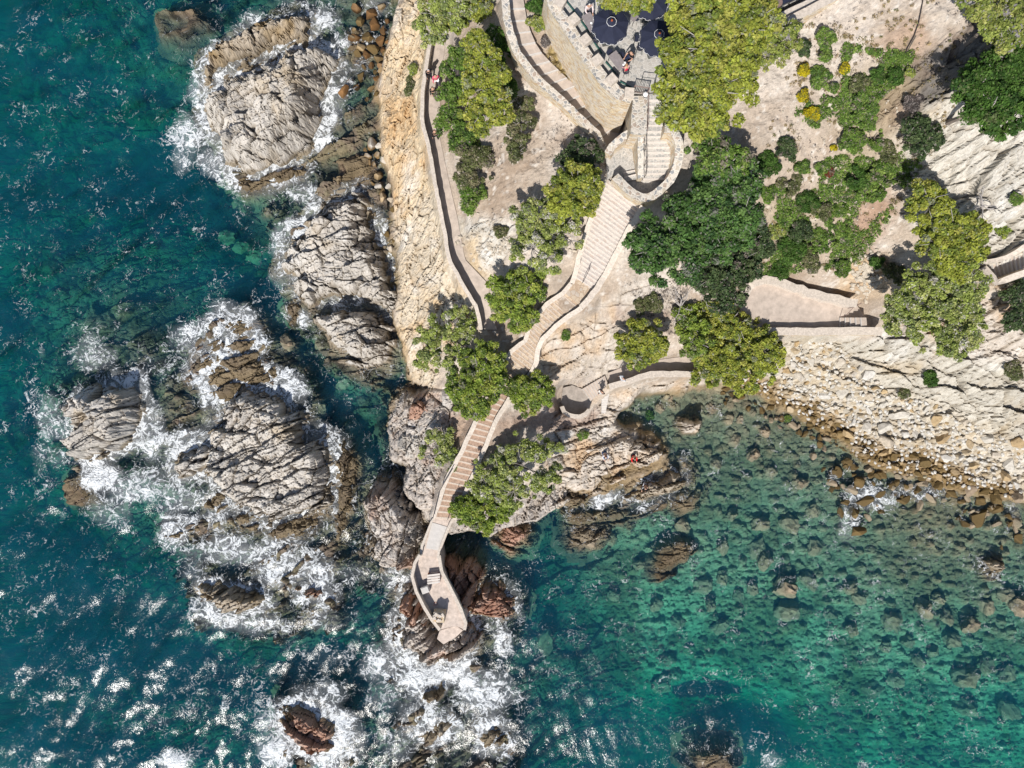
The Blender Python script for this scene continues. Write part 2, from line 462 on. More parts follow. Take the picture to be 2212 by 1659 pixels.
# ------------------------------------------------------------------ terrain: land and seabed, one sheet
LAND = [
 (868,0,2),(930,60,7.2),(900,100,4.5),(835,200,1.6),(875,200,4.4),(914,200,6.9),(822,260,1.3),(870,300,4.0),(918,300,7),(855,420,1.8),(900,420,4.4),(945,420,6.8),
 (870,540,1.9),(915,540,4.4),(965,540,6.6),(870,640,1.8),(920,640,4.2),(1010,650,6.3),(868,760,1.5),(900,760,3.0),(950,740,4.2),(905,815,1.5),
 (975,60,8),(1000,130,8.6),(1000,200,8.6),(990,300,8.2),(1000,400,8.3),(1080,120,10.6),(1080,200,10.2),(1050,300,9.8),(1150,260,10.9),(1200,320,11.2),(1100,400,10),
 (1050,500,8.5),(1150,560,9.3),(1020,560,7.4),(1200,500,10.6),(1230,590,9.8),(1300,400,12),(1240,480,10.9),(1100,700,6.8),(1200,720,8.2),(1160,790,5.9),(1080,640,7.0),
 (1270,700,8),(1350,600,9.6),(1400,680,8),(1450,620,8.6),(1330,760,6),(1200,820,4.6),(1225,860,3.0),(1255,875,2.9),(1400,770,5.2),(1480,770,5.2),(1340,800,4.8),(1320,870,2.2),(1360,850,2.6),(1430,830,2.4),(1500,825,1.2),
 (1290,920,2.2),(1080,860,5.8),(1000,960,4.7),(930,860,2.6),(930,920,3.4),(920,1000,3.2),(960,1080,3.6),(1080,1000,4.4),(1180,1000,3.6),(1100,1090,2.5),(1020,1100,3.6),(1150,900,4.3),(1210,1060,1.6),
 (1345,400,12.4),(1260,605,9.6),(1130,750,6.9),(1085,870,5.8),(955,1115,3.9),
 (1140,60,12.6),(1200,170,12.1),(1290,270,11.3),(1110,30,12.3),(1080,20,11.5),(1180,40,12.9),
 (1500,300,12.4),(1560,450,11.2),(1480,560,9.9),(1400,500,10.8),(1650,300,13.6),(1640,550,8.6),(1750,450,10.5),(1800,300,13.2),(1900,200,14.8),(1700,120,14.6),(1850,60,15.8),(2000,50,17),(2180,60,18.5),
 (2150,200,17.4),(2150,300,16.4),(2000,330,13),(1950,450,11.4),(1850,540,9.2),(1750,590,8),(1700,640,6.4),(1620,660,6.4),(1800,670,6.4),(1880,690,7.2),(1890,640,8.6),(1990,600,10),(2100,560,11.2),(2200,450,14.5),
 (2200,620,10.8),(2050,720,8),(2170,720,9.4),(1900,740,5.6),(1690,730,4.4),(1720,770,2.8),(1800,830,2.6),(1900,820,3.8),(2000,830,4.8),(2100,830,6),(2200,830,7.4),
 (1850,900,1.3),(1950,950,1.3),(2050,970,1.3),(2150,1000,1.5),(2200,1030,1.3),(1600,815,0.8),(1540,800,2.2),(1650,835,0.5),(1750,880,0.6),(1570,720,5.0),(1540,760,4.0)]
SEA = [
 (50,50,-9),(250,200,-6.2),(400,100,-4),(330,300,-6.5),(350,390,-9.5),(250,420,-7.5),(430,420,-9),(520,560,-6),(530,490,-3),(150,560,-4.5),(250,610,-2.6),(330,640,-3.0),(480,600,-4.5),(590,660,-5),
 (50,800,-7),(150,700,-3.2),(100,640,-5),(60,1100,-9),(150,1250,-10),(250,1350,-9.5),(330,1250,-6.5),(100,1500,-10),(300,1500,-6),(420,1430,-10),(520,1450,-5.5),(620,1450,-7),(640,1470,-8),
 (250,1600,-7),(480,1560,-4.5),(570,740,-3.2),(650,780,-3.2),(700,800,-2.4),(760,860,-3.4),(800,850,-2.4),(820,930,-3.6),(700,890,-4.0),(860,1020,-4),(790,1000,-1.1),(750,1120,-1.4),(770,1200,-2.2),(640,1180,-0.7),(500,1180,-0.7),
 (420,1050,-1.4),(380,880,-.8),(330,770,-1.0),(320,850,-1.0),(100,900,-2.8),(750,1300,-3),(850,1330,-2.2),(770,1400,-5),(830,1540,-2.2),(940,1540,-.8),(1080,1600,-1.2),(1120,1450,-3),(720,1250,-1),(600,1280,-.8),(560,1340,-1),
 (1150,1260,-6),(1080,1200,-5),(1200,1350,-4.6),(1250,1500,-6),(1400,1400,-4.4),(1200,1640,-6.5),(1560,1570,-11),(1620,1610,-12),(1660,1580,-9),(1700,1480,-5),(1500,1250,-3.2),(1300,1160,-2.6),(1230,1150,-3.2),(1420,1130,-2.4),
 (1600,1000,-1.8),(1700,1000,-1.6),(1600,900,-.8),(1450,880,-.8),(1410,930,-1.6),(1700,1150,-2.4),(1800,1200,-2.2),(1900,1150,-1.4),(2000,1100,-.7),(2100,1150,-1.1),(2200,1200,-1.4),(1800,1400,-3.6),(2000,1350,-2.8),
 (2200,1400,-3),(2000,1550,-4.8),(2200,1600,-5.2),(1850,1620,-6.2),(1720,1630,-7),(760,300,-.9),(750,230,-1),(790,40,-.5),(600,0,-2.2),(730,370,-.7),(820,480,-.5),(690,560,-1),(640,430,-1.2),(440,300,-1.6),(800,1620,-1.6),(700,1500,-3),(300,1050,-2)]
COAST_PX = [(868,0),(860,20),(850,70),(835,130),(825,200),(821,260),(826,320),(845,400),(857,470),(861,540),(868,600),(865,660),(864,720),(872,780),(900,815),(940,825),(985,842),(930,850),(880,865),(850,890),(842,930),(850,985),
 (888,1000),(892,1060),(930,1085),(942,1118),(965,1138),(1010,1142),(1060,1152),(1110,1140),(1160,1132),(1210,1100),(1222,1050),(1240,1060),(1300,1052),(1370,1030),(1430,1005),(1440,975),(1400,935),(1330,905),(1345,880),(1372,852),(1440,848),(1510,838),(1530,822),(1580,835),(1640,850),(1720,880),(1790,930),(1850,985),(1950,1025),(2050,1042),(2150,1062),(2260,1100)]
COAST = [P(a, b) for a, b in COAST_PX]
COAST = [(COAST[0][0], 900.0)] + COAST + [(900.0, COAST[-1][1] - 40), (900.0, 900.0)]
fland, fsea = RBF(LAND), RBF(SEA)

# walking surfaces: (px,py,z,half width m); the ground is cut down or filled up to them
PATH_L = [(936,-40),(936,60),(934,90),(931,110),(924,150),(918,200),(916,250),(920,280),(929,307),(937,350),(948,415),(960,470),(975,560),(1005,615),(1035,665),(1043,712)]
PATH_R = [(964,-40),(962,60),(962,90),(960,110),(955,150),(952,200),(949,250),(947,280),(952,307),(961,350),(975,415),(988,470),(1004,560),(1056,615),(1058,665),(1074,712)]
PATH_Z = [7.4] * 11 + [7.2, 7.0, 6.8, 6.5, 6.2]
LOOK_L = [(1316,830),(1350.6,819.5),(1402.7,802.4),(1478.6,802),(1540,802)]
LOOK_R = [(1313,806),(1350,791),(1402.7,780),(1477,770),(1540,768)]
LOOK_Z = [5.2, 5.2, 5.2, 5.2, 5.2]
STA_L = [(1312,388),(1296,414.7),(1281,472),(1261,534.8),(1243.5,599.8)]
STA_R = [(1398,420),(1383.5,444),(1353.5,492),(1328.5,542),(1301,594.8)]
STA_R2 = [(1383.5,444),(1353.5,492),(1328.5,542),(1301,594.8),(1281,624.8)]
STB_L = [(1221,632),(1188.5,654.8),(1151,694.8),(1138.5,737),(1106,759.8),(1086,815)]
STB_R = [(1251,658.5),(1206,692),(1168.5,727),(1157,752),(1153.5,784.8),(1112,838)]
STC_L = [(1066,845),(1035.6,902),(1000.6,977),(965.6,1042),(940.6,1119.5)]
STC_R = [(1097,858),(1065.6,912),(1038,979.5),(1008,1047),(975.6,1122)]
UP_L = [(1096,-6),(1100,40),(1106,65),(1121,110),(1151,150),(1181,180),(1226,220),(1266,260),(1296,287.6),(1311,322)]
UP_R = [(1130,-6),(1138.5,45),(1147,70),(1162,105),(1187,132),(1226,170),(1261,200),(1296,237.6),(1346,258),(1362,280)]
BELV = [(1608,640),(1593,684),(1600,703),(1659,708),(1875,708),(1872,690),(1849,656),(1751,634),(1690,614),(1655,606),(1625,615)]
def mid(L, R, Z, pad=0.22):
    out = []
    for (a, b), (c, d), z in zip(L, R, Z):
        p, q = P(a, b, z), P(c, d, z)
        out.append(((p[0] + q[0]) / 2, (p[1] + q[1]) / 2, z, math.hypot(p[0] - q[0], p[1] - q[1]) / 2 + pad))
    return out
STA_Z = [12.5, 12.3, 11.4, 10.5, 9.6]
STB_Z = [9.35, 8.6, 7.8, 7.3, 6.9, 6.2]
STC_Z = [5.9, 5.6, 5.1, 4.6, 4.15]
UP_Z = [13.2, 13.0, 12.9, 12.6, 12.3, 12.0, 11.7, 11.4, 11.2, 11.1]
FLAT = [mid(PATH_L, PATH_R, PATH_Z), mid(LOOK_L, LOOK_R, LOOK_Z), mid(STA_L, STA_R, STA_Z), mid(STB_L, STB_R, STB_Z), mid(STC_L, STC_R, STC_Z), mid(UP_L, UP_R, UP_Z)]
FLAT.append([(*P(1240,612,9.45), 9.45, 1.3), (*P(1250,640,9.4), 9.4, 1.2)])
FLAT.append([(*P(1228,858,3.0), 3.0, 0.9), (*P(1252,872,3.0), 3.0, 1.0), (*P(1270,852,3.2), 3.2, 0.8), (*P(1314,822,5.1), 5.1, 0.6)])
TERR_Z = 15.5
TERRACE = [(1196,-60),(1206,0),(1222,30),(1248,70),(1279,125),(1308,165),(1345,196),(1400,198),(1430,190),(1600,62),(1800,-40)]

# rock zones on the land: polygon, bedding angle, relief amount, style, seed
ZONES = [
 ([(840,-40),(948,-40),(946,60),(936,150),(928,260),(942,320),(945,420),(885,460),(840,470),(815,400),(785,300),(785,200),(805,80)], 5.5, 76, 0.66, 'cream', 3),
 ([(885,430),(955,410),(972,500),(996,580),(1040,660),(1050,720),(960,780),(910,850),(850,810),(830,700),(835,600),(825,470)], 5, 62, 0.55, 'warm', 9),
 ([(985,480),(1050,470),(1120,500),(1110,570),(1050,600),(1005,580)], 7.5, 40, 0.32, 'white', 11),
 ([(1150,730),(1230,700),(1290,690),(1340,740),(1410,790),(1340,800),(1290,850),(1200,830),(1150,800)], 6, 20, 0.34, 'pale', 15),
 ([(1205,815),(1290,800),(1290,845),(1260,870),(1200,865)], 4, 30, 0.2, 'slab', 16),
 ([(1290,650),(1420,560),(1480,640),(1400,700),(1330,740)], 8.5, 10, 0.12, 'pale', 17),
 ([(820,820),(1000,850),(970,940),(960,1010),(940,1060),(1000,1120),(1110,1080),(1230,1040),(1240,1180),(940,1180),(800,1010)], 3.5, 75, 0.62, 'redgrey', 21),
 ([(1190,890),(1320,870),(1460,980),(1300,1080),(1200,1110),(1180,1000)], 2, 12, 0.55, 'pale', 25),
 ([(1290,835),(1400,815),(1530,810),(1530,870),(1400,870),(1330,930),(1290,900)], 2, 15, 0.45, 'pale', 27),
 ([(1960,240),(2040,200),(2240,240),(2260,600),(2120,560),(2060,500),(1980,400),(1950,320)], 14, 32, 0.75, 'white', 31),
 ([(1890,240),(1940,170),(2020,110),(2080,60),(2110,100),(2060,190),(1990,240),(1930,270)], 15, 38, 0.5, 'dark', 33),
 ([(1690,730),(1880,715),(2100,740),(2260,660),(2260,1110),(2050,1050),(1900,1010),(1790,930),(1700,860),(1640,840)], 4, -17, 0.75, 'shore', 37),
 ([(2040,560),(2260,620),(2260,800),(2090,760),(2030,700)], 10, 30, 0.42, 'pale', 41),
 ([(1850,560),(1920,560),(1910,640),(1850,650)], 9, -10, 0.3, 'cream', 43)]
SOILS = [  # brown earth and litter patches: centre px, z, radii px, colour, strength
 ((1890,470),11,(50,70),rgb(.33,.215,.15),.9),((1960,90),16.5,(60,45),rgb(.36,.25,.18),.75),((1930,250),14,(40,40),rgb(.37,.26,.2),.7),((1120,120),11,(40,90),rgb(.34,.245,.185),.8),
 ((1385,690),8,(70,30),rgb(.30,.21,.17),.7),((1190,905),4,(130,28),rgb(.32,.235,.19),.85),((1000,930),4.5,(40,60),rgb(.38,.27,.2),.7),((1090,940),4.5,(40,50),rgb(.34,.24,.18),.7),((1740,480),11,(110,80),rgb(.33,.27,.18),.6),((1580,640),8,(60,60),rgb(.22,.17,.12),.8),
 ((1640,330),13,(60,50),rgb(.34,.28,.22),.6),((1870,270),13,(90,110),rgb(.33,.27,.17),.55),((1000,110),8,(40,80),rgb(.36,.28,.21),.5),((1250,310),11,(60,40),rgb(.38,.30,.24),.5),((1150,250),11,(45,60),rgb(.37,.29,.23),.55),((1950,640),9.5,(90,90),rgb(.35,.28,.22),.5)]
LAND_POLY_SEABED = []
def axis(a, b, st, far, g=1.35):
    c = list(np.arange(a, b + 1e-6, st)); e = []
    s, p = st * 3, b
    while p < far: p += s; s *= g; e.append(p)
    s, q, f = st * 3, a, []
    while q > -far: q -= s; s *= g; f.append(q)
    return np.array(f[::-1] + c + e)
gx = axis(-47, 47, 0.105, 420); gy = axis(-35.5, 35.5, 0.105, 420)
X, Y = np.meshgrid(gx, gy)
sdC = sdf(COAST, X, Y) + 0.9 * fbm(X * 0.35, Y * 0.35, 900, 4)
zl = np.clip(fland(X, Y), 0.4, 24.0)
zs = np.clip(fsea(X, Y), -13.0, -0.35)
far = np.maximum(np.abs(X) - 52, np.abs(Y) - 40)
rb = sstep(-4, 4, X + 0.2 * Y); zs = zs * (1 - 0.30 * rb * sstep(-8.5, -5, zs)) * (1 - .12 * (1 - rb))
zs = np.where(far > 0, np.maximum(zs - far * 0.1, -16), zs)
R = np.full(X.shape, 0.0); TI = np.zeros(X.shape); CR = np.zeros(X.shape)
# soil roughness
n_d = fbm(X * 5.5, Y * 5.5, 350, 2)
soil_h = 0.07 * np.clip(n_d, 0, 1) + 0.20 * fbm(X * 0.5, Y * 0.5, 300, 5) + 0.09 * fbm(X * 2.2, Y * 2.2, 310, 3)
n_a = fbm(X * 0.25, Y * 0.25, 320, 5); n_b = fbm(X * 0.9, Y * 0.9, 330, 4); n_c = fbm(X * 3.1, Y * 3.1, 340, 3)
base = rgb(.43, .355, .285)
col = lerp(base, rgb(.53, .465, .40), sstep(-.1, .45, n_a + .35 * n_b)[..., None])
col = lerp(col, rgb(.30, .225, .165), (sstep(0.05, .6, -n_a + .55 * n_b + .45 * n_c) * .8)[..., None])
col = lerp(col, rgb(.62, .57, .51), (sstep(.30, .55, n_c + .25 * n_b) * .8)[..., None])      # scattered chips of stone
H = zl + soil_h
inner = (np.abs(X) < 60) & (np.abs(Y) < 50)
for poly, z, deg, amp, sty, seed in ZONES:
    wp = [P(a, b, z) for a, b in poly]
    xs = [p[0] for p in wp]; ys = [p[1] for p in wp]
    i0, i1 = np.searchsorted(gx, [min(xs) - 2, max(xs) + 2]); j0, j1 = np.searchsorted(gy, [min(ys) - 2, max(ys) + 2])
    sl = (slice(j0, j1), slice(i0, i1))
    x, y = X[sl], Y[sl]
    d = sdf(wp, x, y) + 0.9 * fbm(x * 0.7, y * 0.7, seed + 70, 4)
    w = sstep(-0.5, 0.7, d)
    h, t, c = relief(x, y, deg, seed)
    cc = rock_col(x, y, H[sl] + amp * h, t, c, sty, seed)
    H[sl] = H[sl] + w * (amp * h - soil_h[sl] * 0.5)
    col[sl] = lerp(col[sl], cc, w[..., None])
for (a, b), z, (ra, rb), cc, s in SOILS:
    x0, y0 = P(a, b, z); k = mpp(z)
    q = np.hypot((X - x0) / (ra * k), (Y - y0) / (rb * k))
    w = s * sstep(1.25, 0.35, q + 0.5 * n_b + 0.25 * n_c)
    col = lerp(col, cc * (1 + 0.35 * n_c)[..., None], w[..., None])
# cobbles under the beach
beach = sdf([P(a, b, 2) for a, b in [(1690,725),(1760,735),(1830,790),(1900,850),(2000,880),(2120,930),(2260,980),(2260,1120),(2050,1060),(1900,1020),(1790,950),(1700,880),(1560,840),(1525,812),(1600,805)]], X, Y)
f1, f2, dx, dy, ci, cj = voro(X / 0.42 + .3 * n_b, Y / 0.36 + .3 * n_c, 701)
wb = sstep(-0.6, 0.6, beach + .6 * n_b)
rr = h2(ci, cj, 9)
H = lerp(H, zl + 0.45 * (H - zl), wb * .9)
H = H + wb * (0.24 * (0.5 + rr) * np.sqrt(np.clip(1 - (f1 / 0.62) ** 2, 0, 1)) - 0.1)
bc = lerp(rgb(.54, .50, .43), rgb(.45, .37, .26), rr[..., None])
bc = lerp(bc, rgb(.24, .16, .075), (1 - sstep(.45, 1.2, H + .3 * n_b))[..., None])
col = lerp(col, bc * (0.75 + 0.35 * h2(ci, cj, 10))[..., None], wb[..., None])
# terraces, paths and stairs
for line in FLAT:
    xs = [p[0] for p in line]; ys = [p[1] for p in line]
    i0, i1 = np.searchsorted(gx, [min(xs) - 4, max(xs) + 4]); j0, j1 = np.searchsorted(gy, [min(ys) - 4, max(ys) + 4])
    sl = (slice(j0, j1), slice(i0, i1))
    d, z, w = polyd(line, X[sl], Y[sl])
    t = sstep(0.0, 1.0, (d - w) / 0.6)
    H[sl] = lerp(z - (0.05 if line[0][3] > 0 and line in FLAT[:2] else 0.2), H[sl], t)
tp = sdf([P(a, b, TERR_Z) for a, b in TERRACE], X, Y)
H = lerp(H, np.minimum(H, TERR_Z - 0.6), sstep(-0.4, 0.2, tp)); H = np.where(tp > 0.3, TERR_Z - 0.6, H)
bv = sdf([P(a, b, 6.5) for a, b in BELV], X, Y)
H = lerp(H, 6.3, sstep(-1.0, -.25, bv))
# lowering in front of the retaining wall so the wall face shows
# seabed
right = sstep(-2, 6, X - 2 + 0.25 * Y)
f1, f2, dx, dy, ci, cj = voro(X / .86 + .2 * n_b, Y / 0.74 + .25 * fbm(X * .9, Y * .9, 71, 3), 702)
g1, g2, ex, ey, di, dj = voro(X / 0.40, Y / 0.36, 703)
r1 = h2(ci, cj, 21); r2 = h2(di, dj, 22)
cob = 0.6 * r1 ** 1.5 * np.sqrt(np.clip(1 - (f1 / 0.55) ** 2, 0, 1)) + 0.26 * r2 * np.sqrt(np.clip(1 - (g1 / 0.6) ** 2, 0, 1))
ridge = 1 - np.abs(fbm(X * 0.16, Y * 0.16, 410, 5)) * 2.2
reef, rt, rc = relief(X, Y, 32, 77, 1.5)
zs2 = zs + (0.55 * ridge - 0.3) * np.clip(-zs * 0.35, 0.1, 1.2) * (1 - 0.5 * right) + 0.45 * reef * (1 - right) + cob * (0.35 + 0.65 * right)
zs2 = np.minimum(zs2, -0.12 + 0.25 * np.clip(cob - .25, 0, 1))
shw = np.zeros(X.shape)
for poly, dz in (([(335,790),(400,740),(470,690),(540,690),(600,740),(670,850),(725,960),(780,1010),(760,1180),(640,1215),(500,1205),(360,1165),(400,1080),(350,1000),(390,900)], -.42), ([(690,240),(760,210),(825,250),(820,330),(850,420),(790,410),(690,400),(640,350)], -.16), ([(860,1560),(960,1520),(1100,1560),(1110,1680),(840,1690)], -.2), ([(600,1230),(720,1215),(740,1330),(640,1370),(420,1360),(390,1260)], -.25), ([(600,470),(690,420),(860,520),(870,700),(800,820),(700,790),(610,640)], -.3), ([(420,200),(470,90),(700,10),(760,100),(740,220),(560,430),(420,320)], -.45), ([(130,870),(200,820),(310,830),(310,940),(220,1020),(140,1020)], -.8), ([(840,860),(880,840),(990,850),(930,1000),(840,1010)], -.3), ([(770,1010),(900,1060),(940,1240),(780,1260)], -.3), ([(840,1240),(1060,1240),(1130,1330),(1060,1450),(850,1460)], -.3), ([(1210,1050),(1440,1010),(1500,1000),(1500,1060),(1330,1120),(1220,1110)], -.25), ([(590,1520),(760,1540),(760,1650),(600,1660)], -.35)):
    q = sdf([P(a, b) for a, b in poly], X, Y) + 1.4 * n_b + .7 * n_c
    t = sstep(-1.6, .5, q); shw = np.maximum(shw, t)
    zs2 = lerp(zs2, np.minimum(dz - .14 + .7 * reef + .12 * n_c, .5), t)
sn = fbm(X * .3, Y * .3, 420, 5); sm = fbm(X * 1.1, Y * 1.1, 430, 4)
sc = lerp(rgb(.43, .45, .31), rgb(.26, .24, .14), sstep(-.25, .45, sn + .3 * sm)[..., None])
sc = lerp(sc, rgb(.13, .105, .065), (sstep(.3, .75, sm - .35 * sn) * .7)[..., None])
shal = sstep(-2.6, -.7, zs2) * right
sc = lerp(sc, rgb(.25, .20, .135), (shal * .75)[..., None])
sc = sc * (0.78 + 0.45 * np.where(right > .5, .6 * r1 + .4 * r2, .5 + rt * .6))[..., None]
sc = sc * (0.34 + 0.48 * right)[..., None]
shelf = np.maximum(sstep(-2.6, -0.8, zs2) * (1 - right), shw)
sc = lerp(sc, lerp(rgb(.19, .14, .11), rgb(.19, .16, .10), sstep(-.3, .4, sm)[..., None]) * (1 + .6 * rt + .3 * sm)[..., None], (shelf * .8)[..., None])
# meadows of dark sea grass on the deep floor
for (a, b), (ra, rb) in (((380,395),(190,75)),((520,460),(75,150)),((60,440),(120,40)),((300,440),(120,40)),((40,700),(70,60)),((420,1440),(140,55)),((620,1475),(110,40)),((1600,1600),(130,75)),((1110,1250),(45,60)),((700,900),(40,60)),((880,1030),(40,60)),((160,1290),(120,120)),((60,30),(60,40)),((100,900),(30,90)),((40,1180),(60,70)),((200,1400),(160,90)),((330,1330),(90,50)),((100,1600),(120,60)),((180,1180),(60,60)),((60,1460),(70,50)),((260,1620),(110,60))):
    x0, y0 = P(a, b, -7 if a < 600 or b > 1400 else -3.5); k = mpp(-5)
    q = np.hypot((X - x0) / (ra * k), (Y - y0) / (rb * k))
    sc = lerp(sc, rgb(.018, .03, .028), (sstep(1.35, .55, q + .45 * sn + .3 * sm) * .95)[..., None])
w = sstep(-0.9, 0.5, sdC)
Zt = lerp(zs2, H, w)
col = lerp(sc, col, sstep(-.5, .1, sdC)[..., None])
bl = ((1 - sstep(.2, .9, Zt + .3 * n_b)) * sstep(-.8, .1, sdC))[..., None]
col = lerp(col, rgb(.215, .15, .07) * (1 + .4 * n_c)[..., None], bl * .8)
col = np.clip(col, .008, .8)
def ground_z(x, y):
    i = min(max(int(np.searchsorted(gx, x)), 1), len(gx) - 1); j = min(max(int(np.searchsorted(gy, y)), 1), len(gy) - 1)
    tx = (x - gx[i - 1]) / (gx[i] - gx[i - 1]); ty = (y - gy[j - 1]) / (gy[j] - gy[j - 1])
    return float((Zt[j-1, i-1] * (1 - tx) + Zt[j-1, i] * tx) * (1 - ty) + (Zt[j, i-1] * (1 - tx) + Zt[j, i] * tx) * ty)
def on_ground(px, py, z=5.0):
    """the ground point seen at a photo pixel"""
    for _ in range(12):
        x, y = P(px, py, z); z = 0.5 * z + 0.5 * ground_z(x, y)
    x, y = P(px, py, z)
    return Vector((x, y, ground_z(x, y)))
def grid_faces(nx, ny):
    i = np.arange(ny - 1)[:, None] * nx + np.arange(nx - 1)[None, :]
    return np.stack([i, i + 1, i + nx + 1, i + nx], -1).reshape(-1, 4)
ny, nx = X.shape
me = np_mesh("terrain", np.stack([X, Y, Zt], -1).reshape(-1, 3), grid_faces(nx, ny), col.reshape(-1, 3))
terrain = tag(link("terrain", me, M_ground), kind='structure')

# ------------------------------------------------------------------ rock outcrops, each a thing
FOAM_RINGS = []
def outcrop(label, poly, h, deg, sty='grey', seed=1, amp=0.7, edge=1.3, tilt=(0, 0), sc=1.0, zmap=0.6, wet=0.75, foam=0.0, group=None, name="rock_outcrop", base=-2.2, st=0.085, jag=0.55):
    wp = [P(a, b, zmap) for a, b in poly]
    if foam: FOAM_RINGS.append((wp, foam))
    xs = [p[0] for p in wp]; ys = [p[1] for p in wp]
    x = np.arange(min(xs) - 1.9, max(xs) + 1.9, st); y = np.arange(min(ys) - 1.9, max(ys) + 1.9, st)
    A, B = np.meshgrid(x, y)
    ap = .6 if max(xs) - min(xs) > 6.5 and min(xs) < 0 else 1.9
    hh, t, c = relief(A, B, deg, seed, sc)
    d = sdf(wp, A, B) + jag * fbm(A * .7, B * .7, seed + 90, 4) + 0.35 * hh
    prof = sstep(0, 1, np.clip(d / (edge * 1.25), 0, 1)) ** 0.9
    cxm, cym = sum(xs) / len(xs), sum(ys) / len(ys)
    top = h * (1 + 0.28 * fbm(A * .22, B * .22, seed + 95, 3)) + (A - cxm) * tilt[0] + (B - cym) * tilt[1]
    Z = np.where(d > 0, -0.15 + prof * (np.maximum(top, min(h, 0.25)) + 0.15), np.where(d > -1.0, -0.15 + d * ap, -0.15 - ap + (d + 1.0) * 3)) + amp * hh * np.where(d > 0, .45 + .55 * sstep(0, .9, d), .45)
    Z = np.maximum(Z, base)
    keep = d > -1.5
    ny, nx = A.shape
    f = grid_faces(nx, ny)
    f = f[keep.ravel()[f].any(1)]
    used = np.unique(f); rm = np.zeros(nx * ny, int); rm[used] = np.arange(len(used))
    cl = rock_col(A, B, Z, t, c, sty, seed, wet * .75)
    V = np.stack([A, B, Z], -1).reshape(-1, 3)[used]
    V[:, :2] += (np.stack([h2(used, used * 0, 5), h2(used, used * 0, 6)], -1) - .5) * st * .5
    o0 = V.mean(0); o0[2] = 0
    me = np_mesh(name, V - o0, rm[f], cl.reshape(-1, 3)[used])
    o = link(name, me, M_rock); o.location = o0
    return tag(o, label, "rock", group)

outcrop("pale cracked ridge of rock at the top left beside a thin surf channel", [(437,110),(470,88),(520,62),(575,35),(622,24),(672,26),(690,52),(655,88),(600,105),(545,122),(480,150),(445,178),(436,150)], 1.7, 28, 'tan', 101, .75, 1.1, (-.02,.02), foam=.75)
outcrop("largest pale grey outcrop at the upper left with a shaded right flank", [(447,205),(480,172),(545,142),(600,120),(650,92),(700,98),(724,115),(722,170),(700,250),(672,305),(632,350),(580,372),(520,385),(480,350),(462,300),(434,262),(430,225)], 3.3, 40, 'grey', 105, .85, 1.6, (.05,.02), foam=.9)
outcrop("low brown ledge at the foot of the largest upper left outcrop", [(505,392),(540,378),(600,362),(650,345),(668,352),(640,378),(590,388),(545,412),(512,412)], .7, 25, 'brown', 109, .5, .8, foam=.6)
outcrop("tan brown shelf of rock between two surf channels at the upper left", [(440,180),(490,155),(560,128),(600,112),(640,100),(610,118),(540,142),(480,170),(450,195)], .55, 28, 'tan', 111, .45, .7, foam=.6)
outcrop("light grey bedded outcrop left of the narrow dark inlet, upper half", [(688,440),(720,420),(765,408),(802,432),(806,520),(830,560),(855,590),(863,645),(850,690),(800,655),(740,660),(672,655),(640,640),(612,600),(600,578),(618,530),(650,500)], 2.1, 14, 'grey', 115, .75, 1.3, (.05,.0), foam=.7)
outcrop("light grey bedded outcrop left of the cream cliff, lower half with a round front", [(672,672),(740,664),(800,662),(850,695),(861,705),(858,742),(835,785),(795,798),(760,785),(715,752),(682,712)], 2.6, 10, 'grey', 119, .65, 1.2, (.04,0), foam=.2)
outcrop("thin tan ledge with breaking foam above the grey bedded outcrop", [(655,478),(700,450),(760,440),(800,448),(806,470),(760,462),(700,468),(668,490)], .7, 12, 'tan', 121, .4, .6, foam=.5)
outcrop("brown rock finger at the sea edge of the bedded outcrop", [(616,665),(636,658),(650,680),(636,692),(620,686)], .45, 60, 'brown', 122, .3, .5, foam=.5)
outcrop("brown wave-washed reef at the top of the large left slab", [(480,700),(510,688),(527,694),(545,720),(560,745),(548,775),(590,800),(640,838),(600,850),(520,842),(480,866),(440,850),(405,815),(420,770),(452,735)], .32, 24, 'brown', 125, .6, 1.0, foam=.95)
outcrop("broad grey bedded slab rising from the surf in the left middle", [(470,872),(530,838),(590,848),(640,872),(657,905),(662,938),(700,946),(716,975),(720,1040),(716,1092),(660,1120),(600,1142),(540,1128),(508,1098),(470,1070),(452,1030),(410,1012),(440,960),(455,930)], 1.9, 27, 'grey', 129, .85, 1.3, (.03,0), foam=.75)
outcrop("pale triangular rock at the left tip of the broad grey slab", [(366,1018),(372,985),(398,962),(440,950),(475,960),(468,985),(440,1010),(418,1032),(380,1040)], 1.6, 24, 'grey', 133, .6, .9, foam=.9)
outcrop("low brown reef along the lower edge of the broad grey slab", [(510,1098),(560,1140),(640,1130),(716,1100),(722,1125),(650,1160),(580,1172),(530,1160),(500,1128)], .5, 26, 'brown', 135, .55, .8, foam=.4)
outcrop("isolated pale blocky islet ringed by surf at the far left", [(146,872),(168,850),(205,835),(240,822),(285,820),(301,845),(298,900),(284,945),(262,978),(215,1000),(170,1010),(146,985),(142,925)], 2.3, 24, 'grey', 141, .7, 1.2, (-.05,.0), sc=1.35, foam=1.0)
outcrop("tall grey pink bedded rock just left of the bridge", [(786,1050),(800,1028),(832,1022),(862,1042),(893,1075),(925,1108),(920,1150),(905,1195),(900,1230),(870,1245),(820,1232),(786,1200),(800,1160),(775,1112)], 2.9, 78, 'redgrey', 145, .75, 1.2, (.07,0), foam=.3)
outcrop("long low brown reef between two still water channels", [(722,948),(748,958),(775,985),(785,1012),(766,1060),(752,1110),(740,1160),(724,1168),(722,1100),(726,1030)], .4, 70, 'brown', 149, .6, .7)
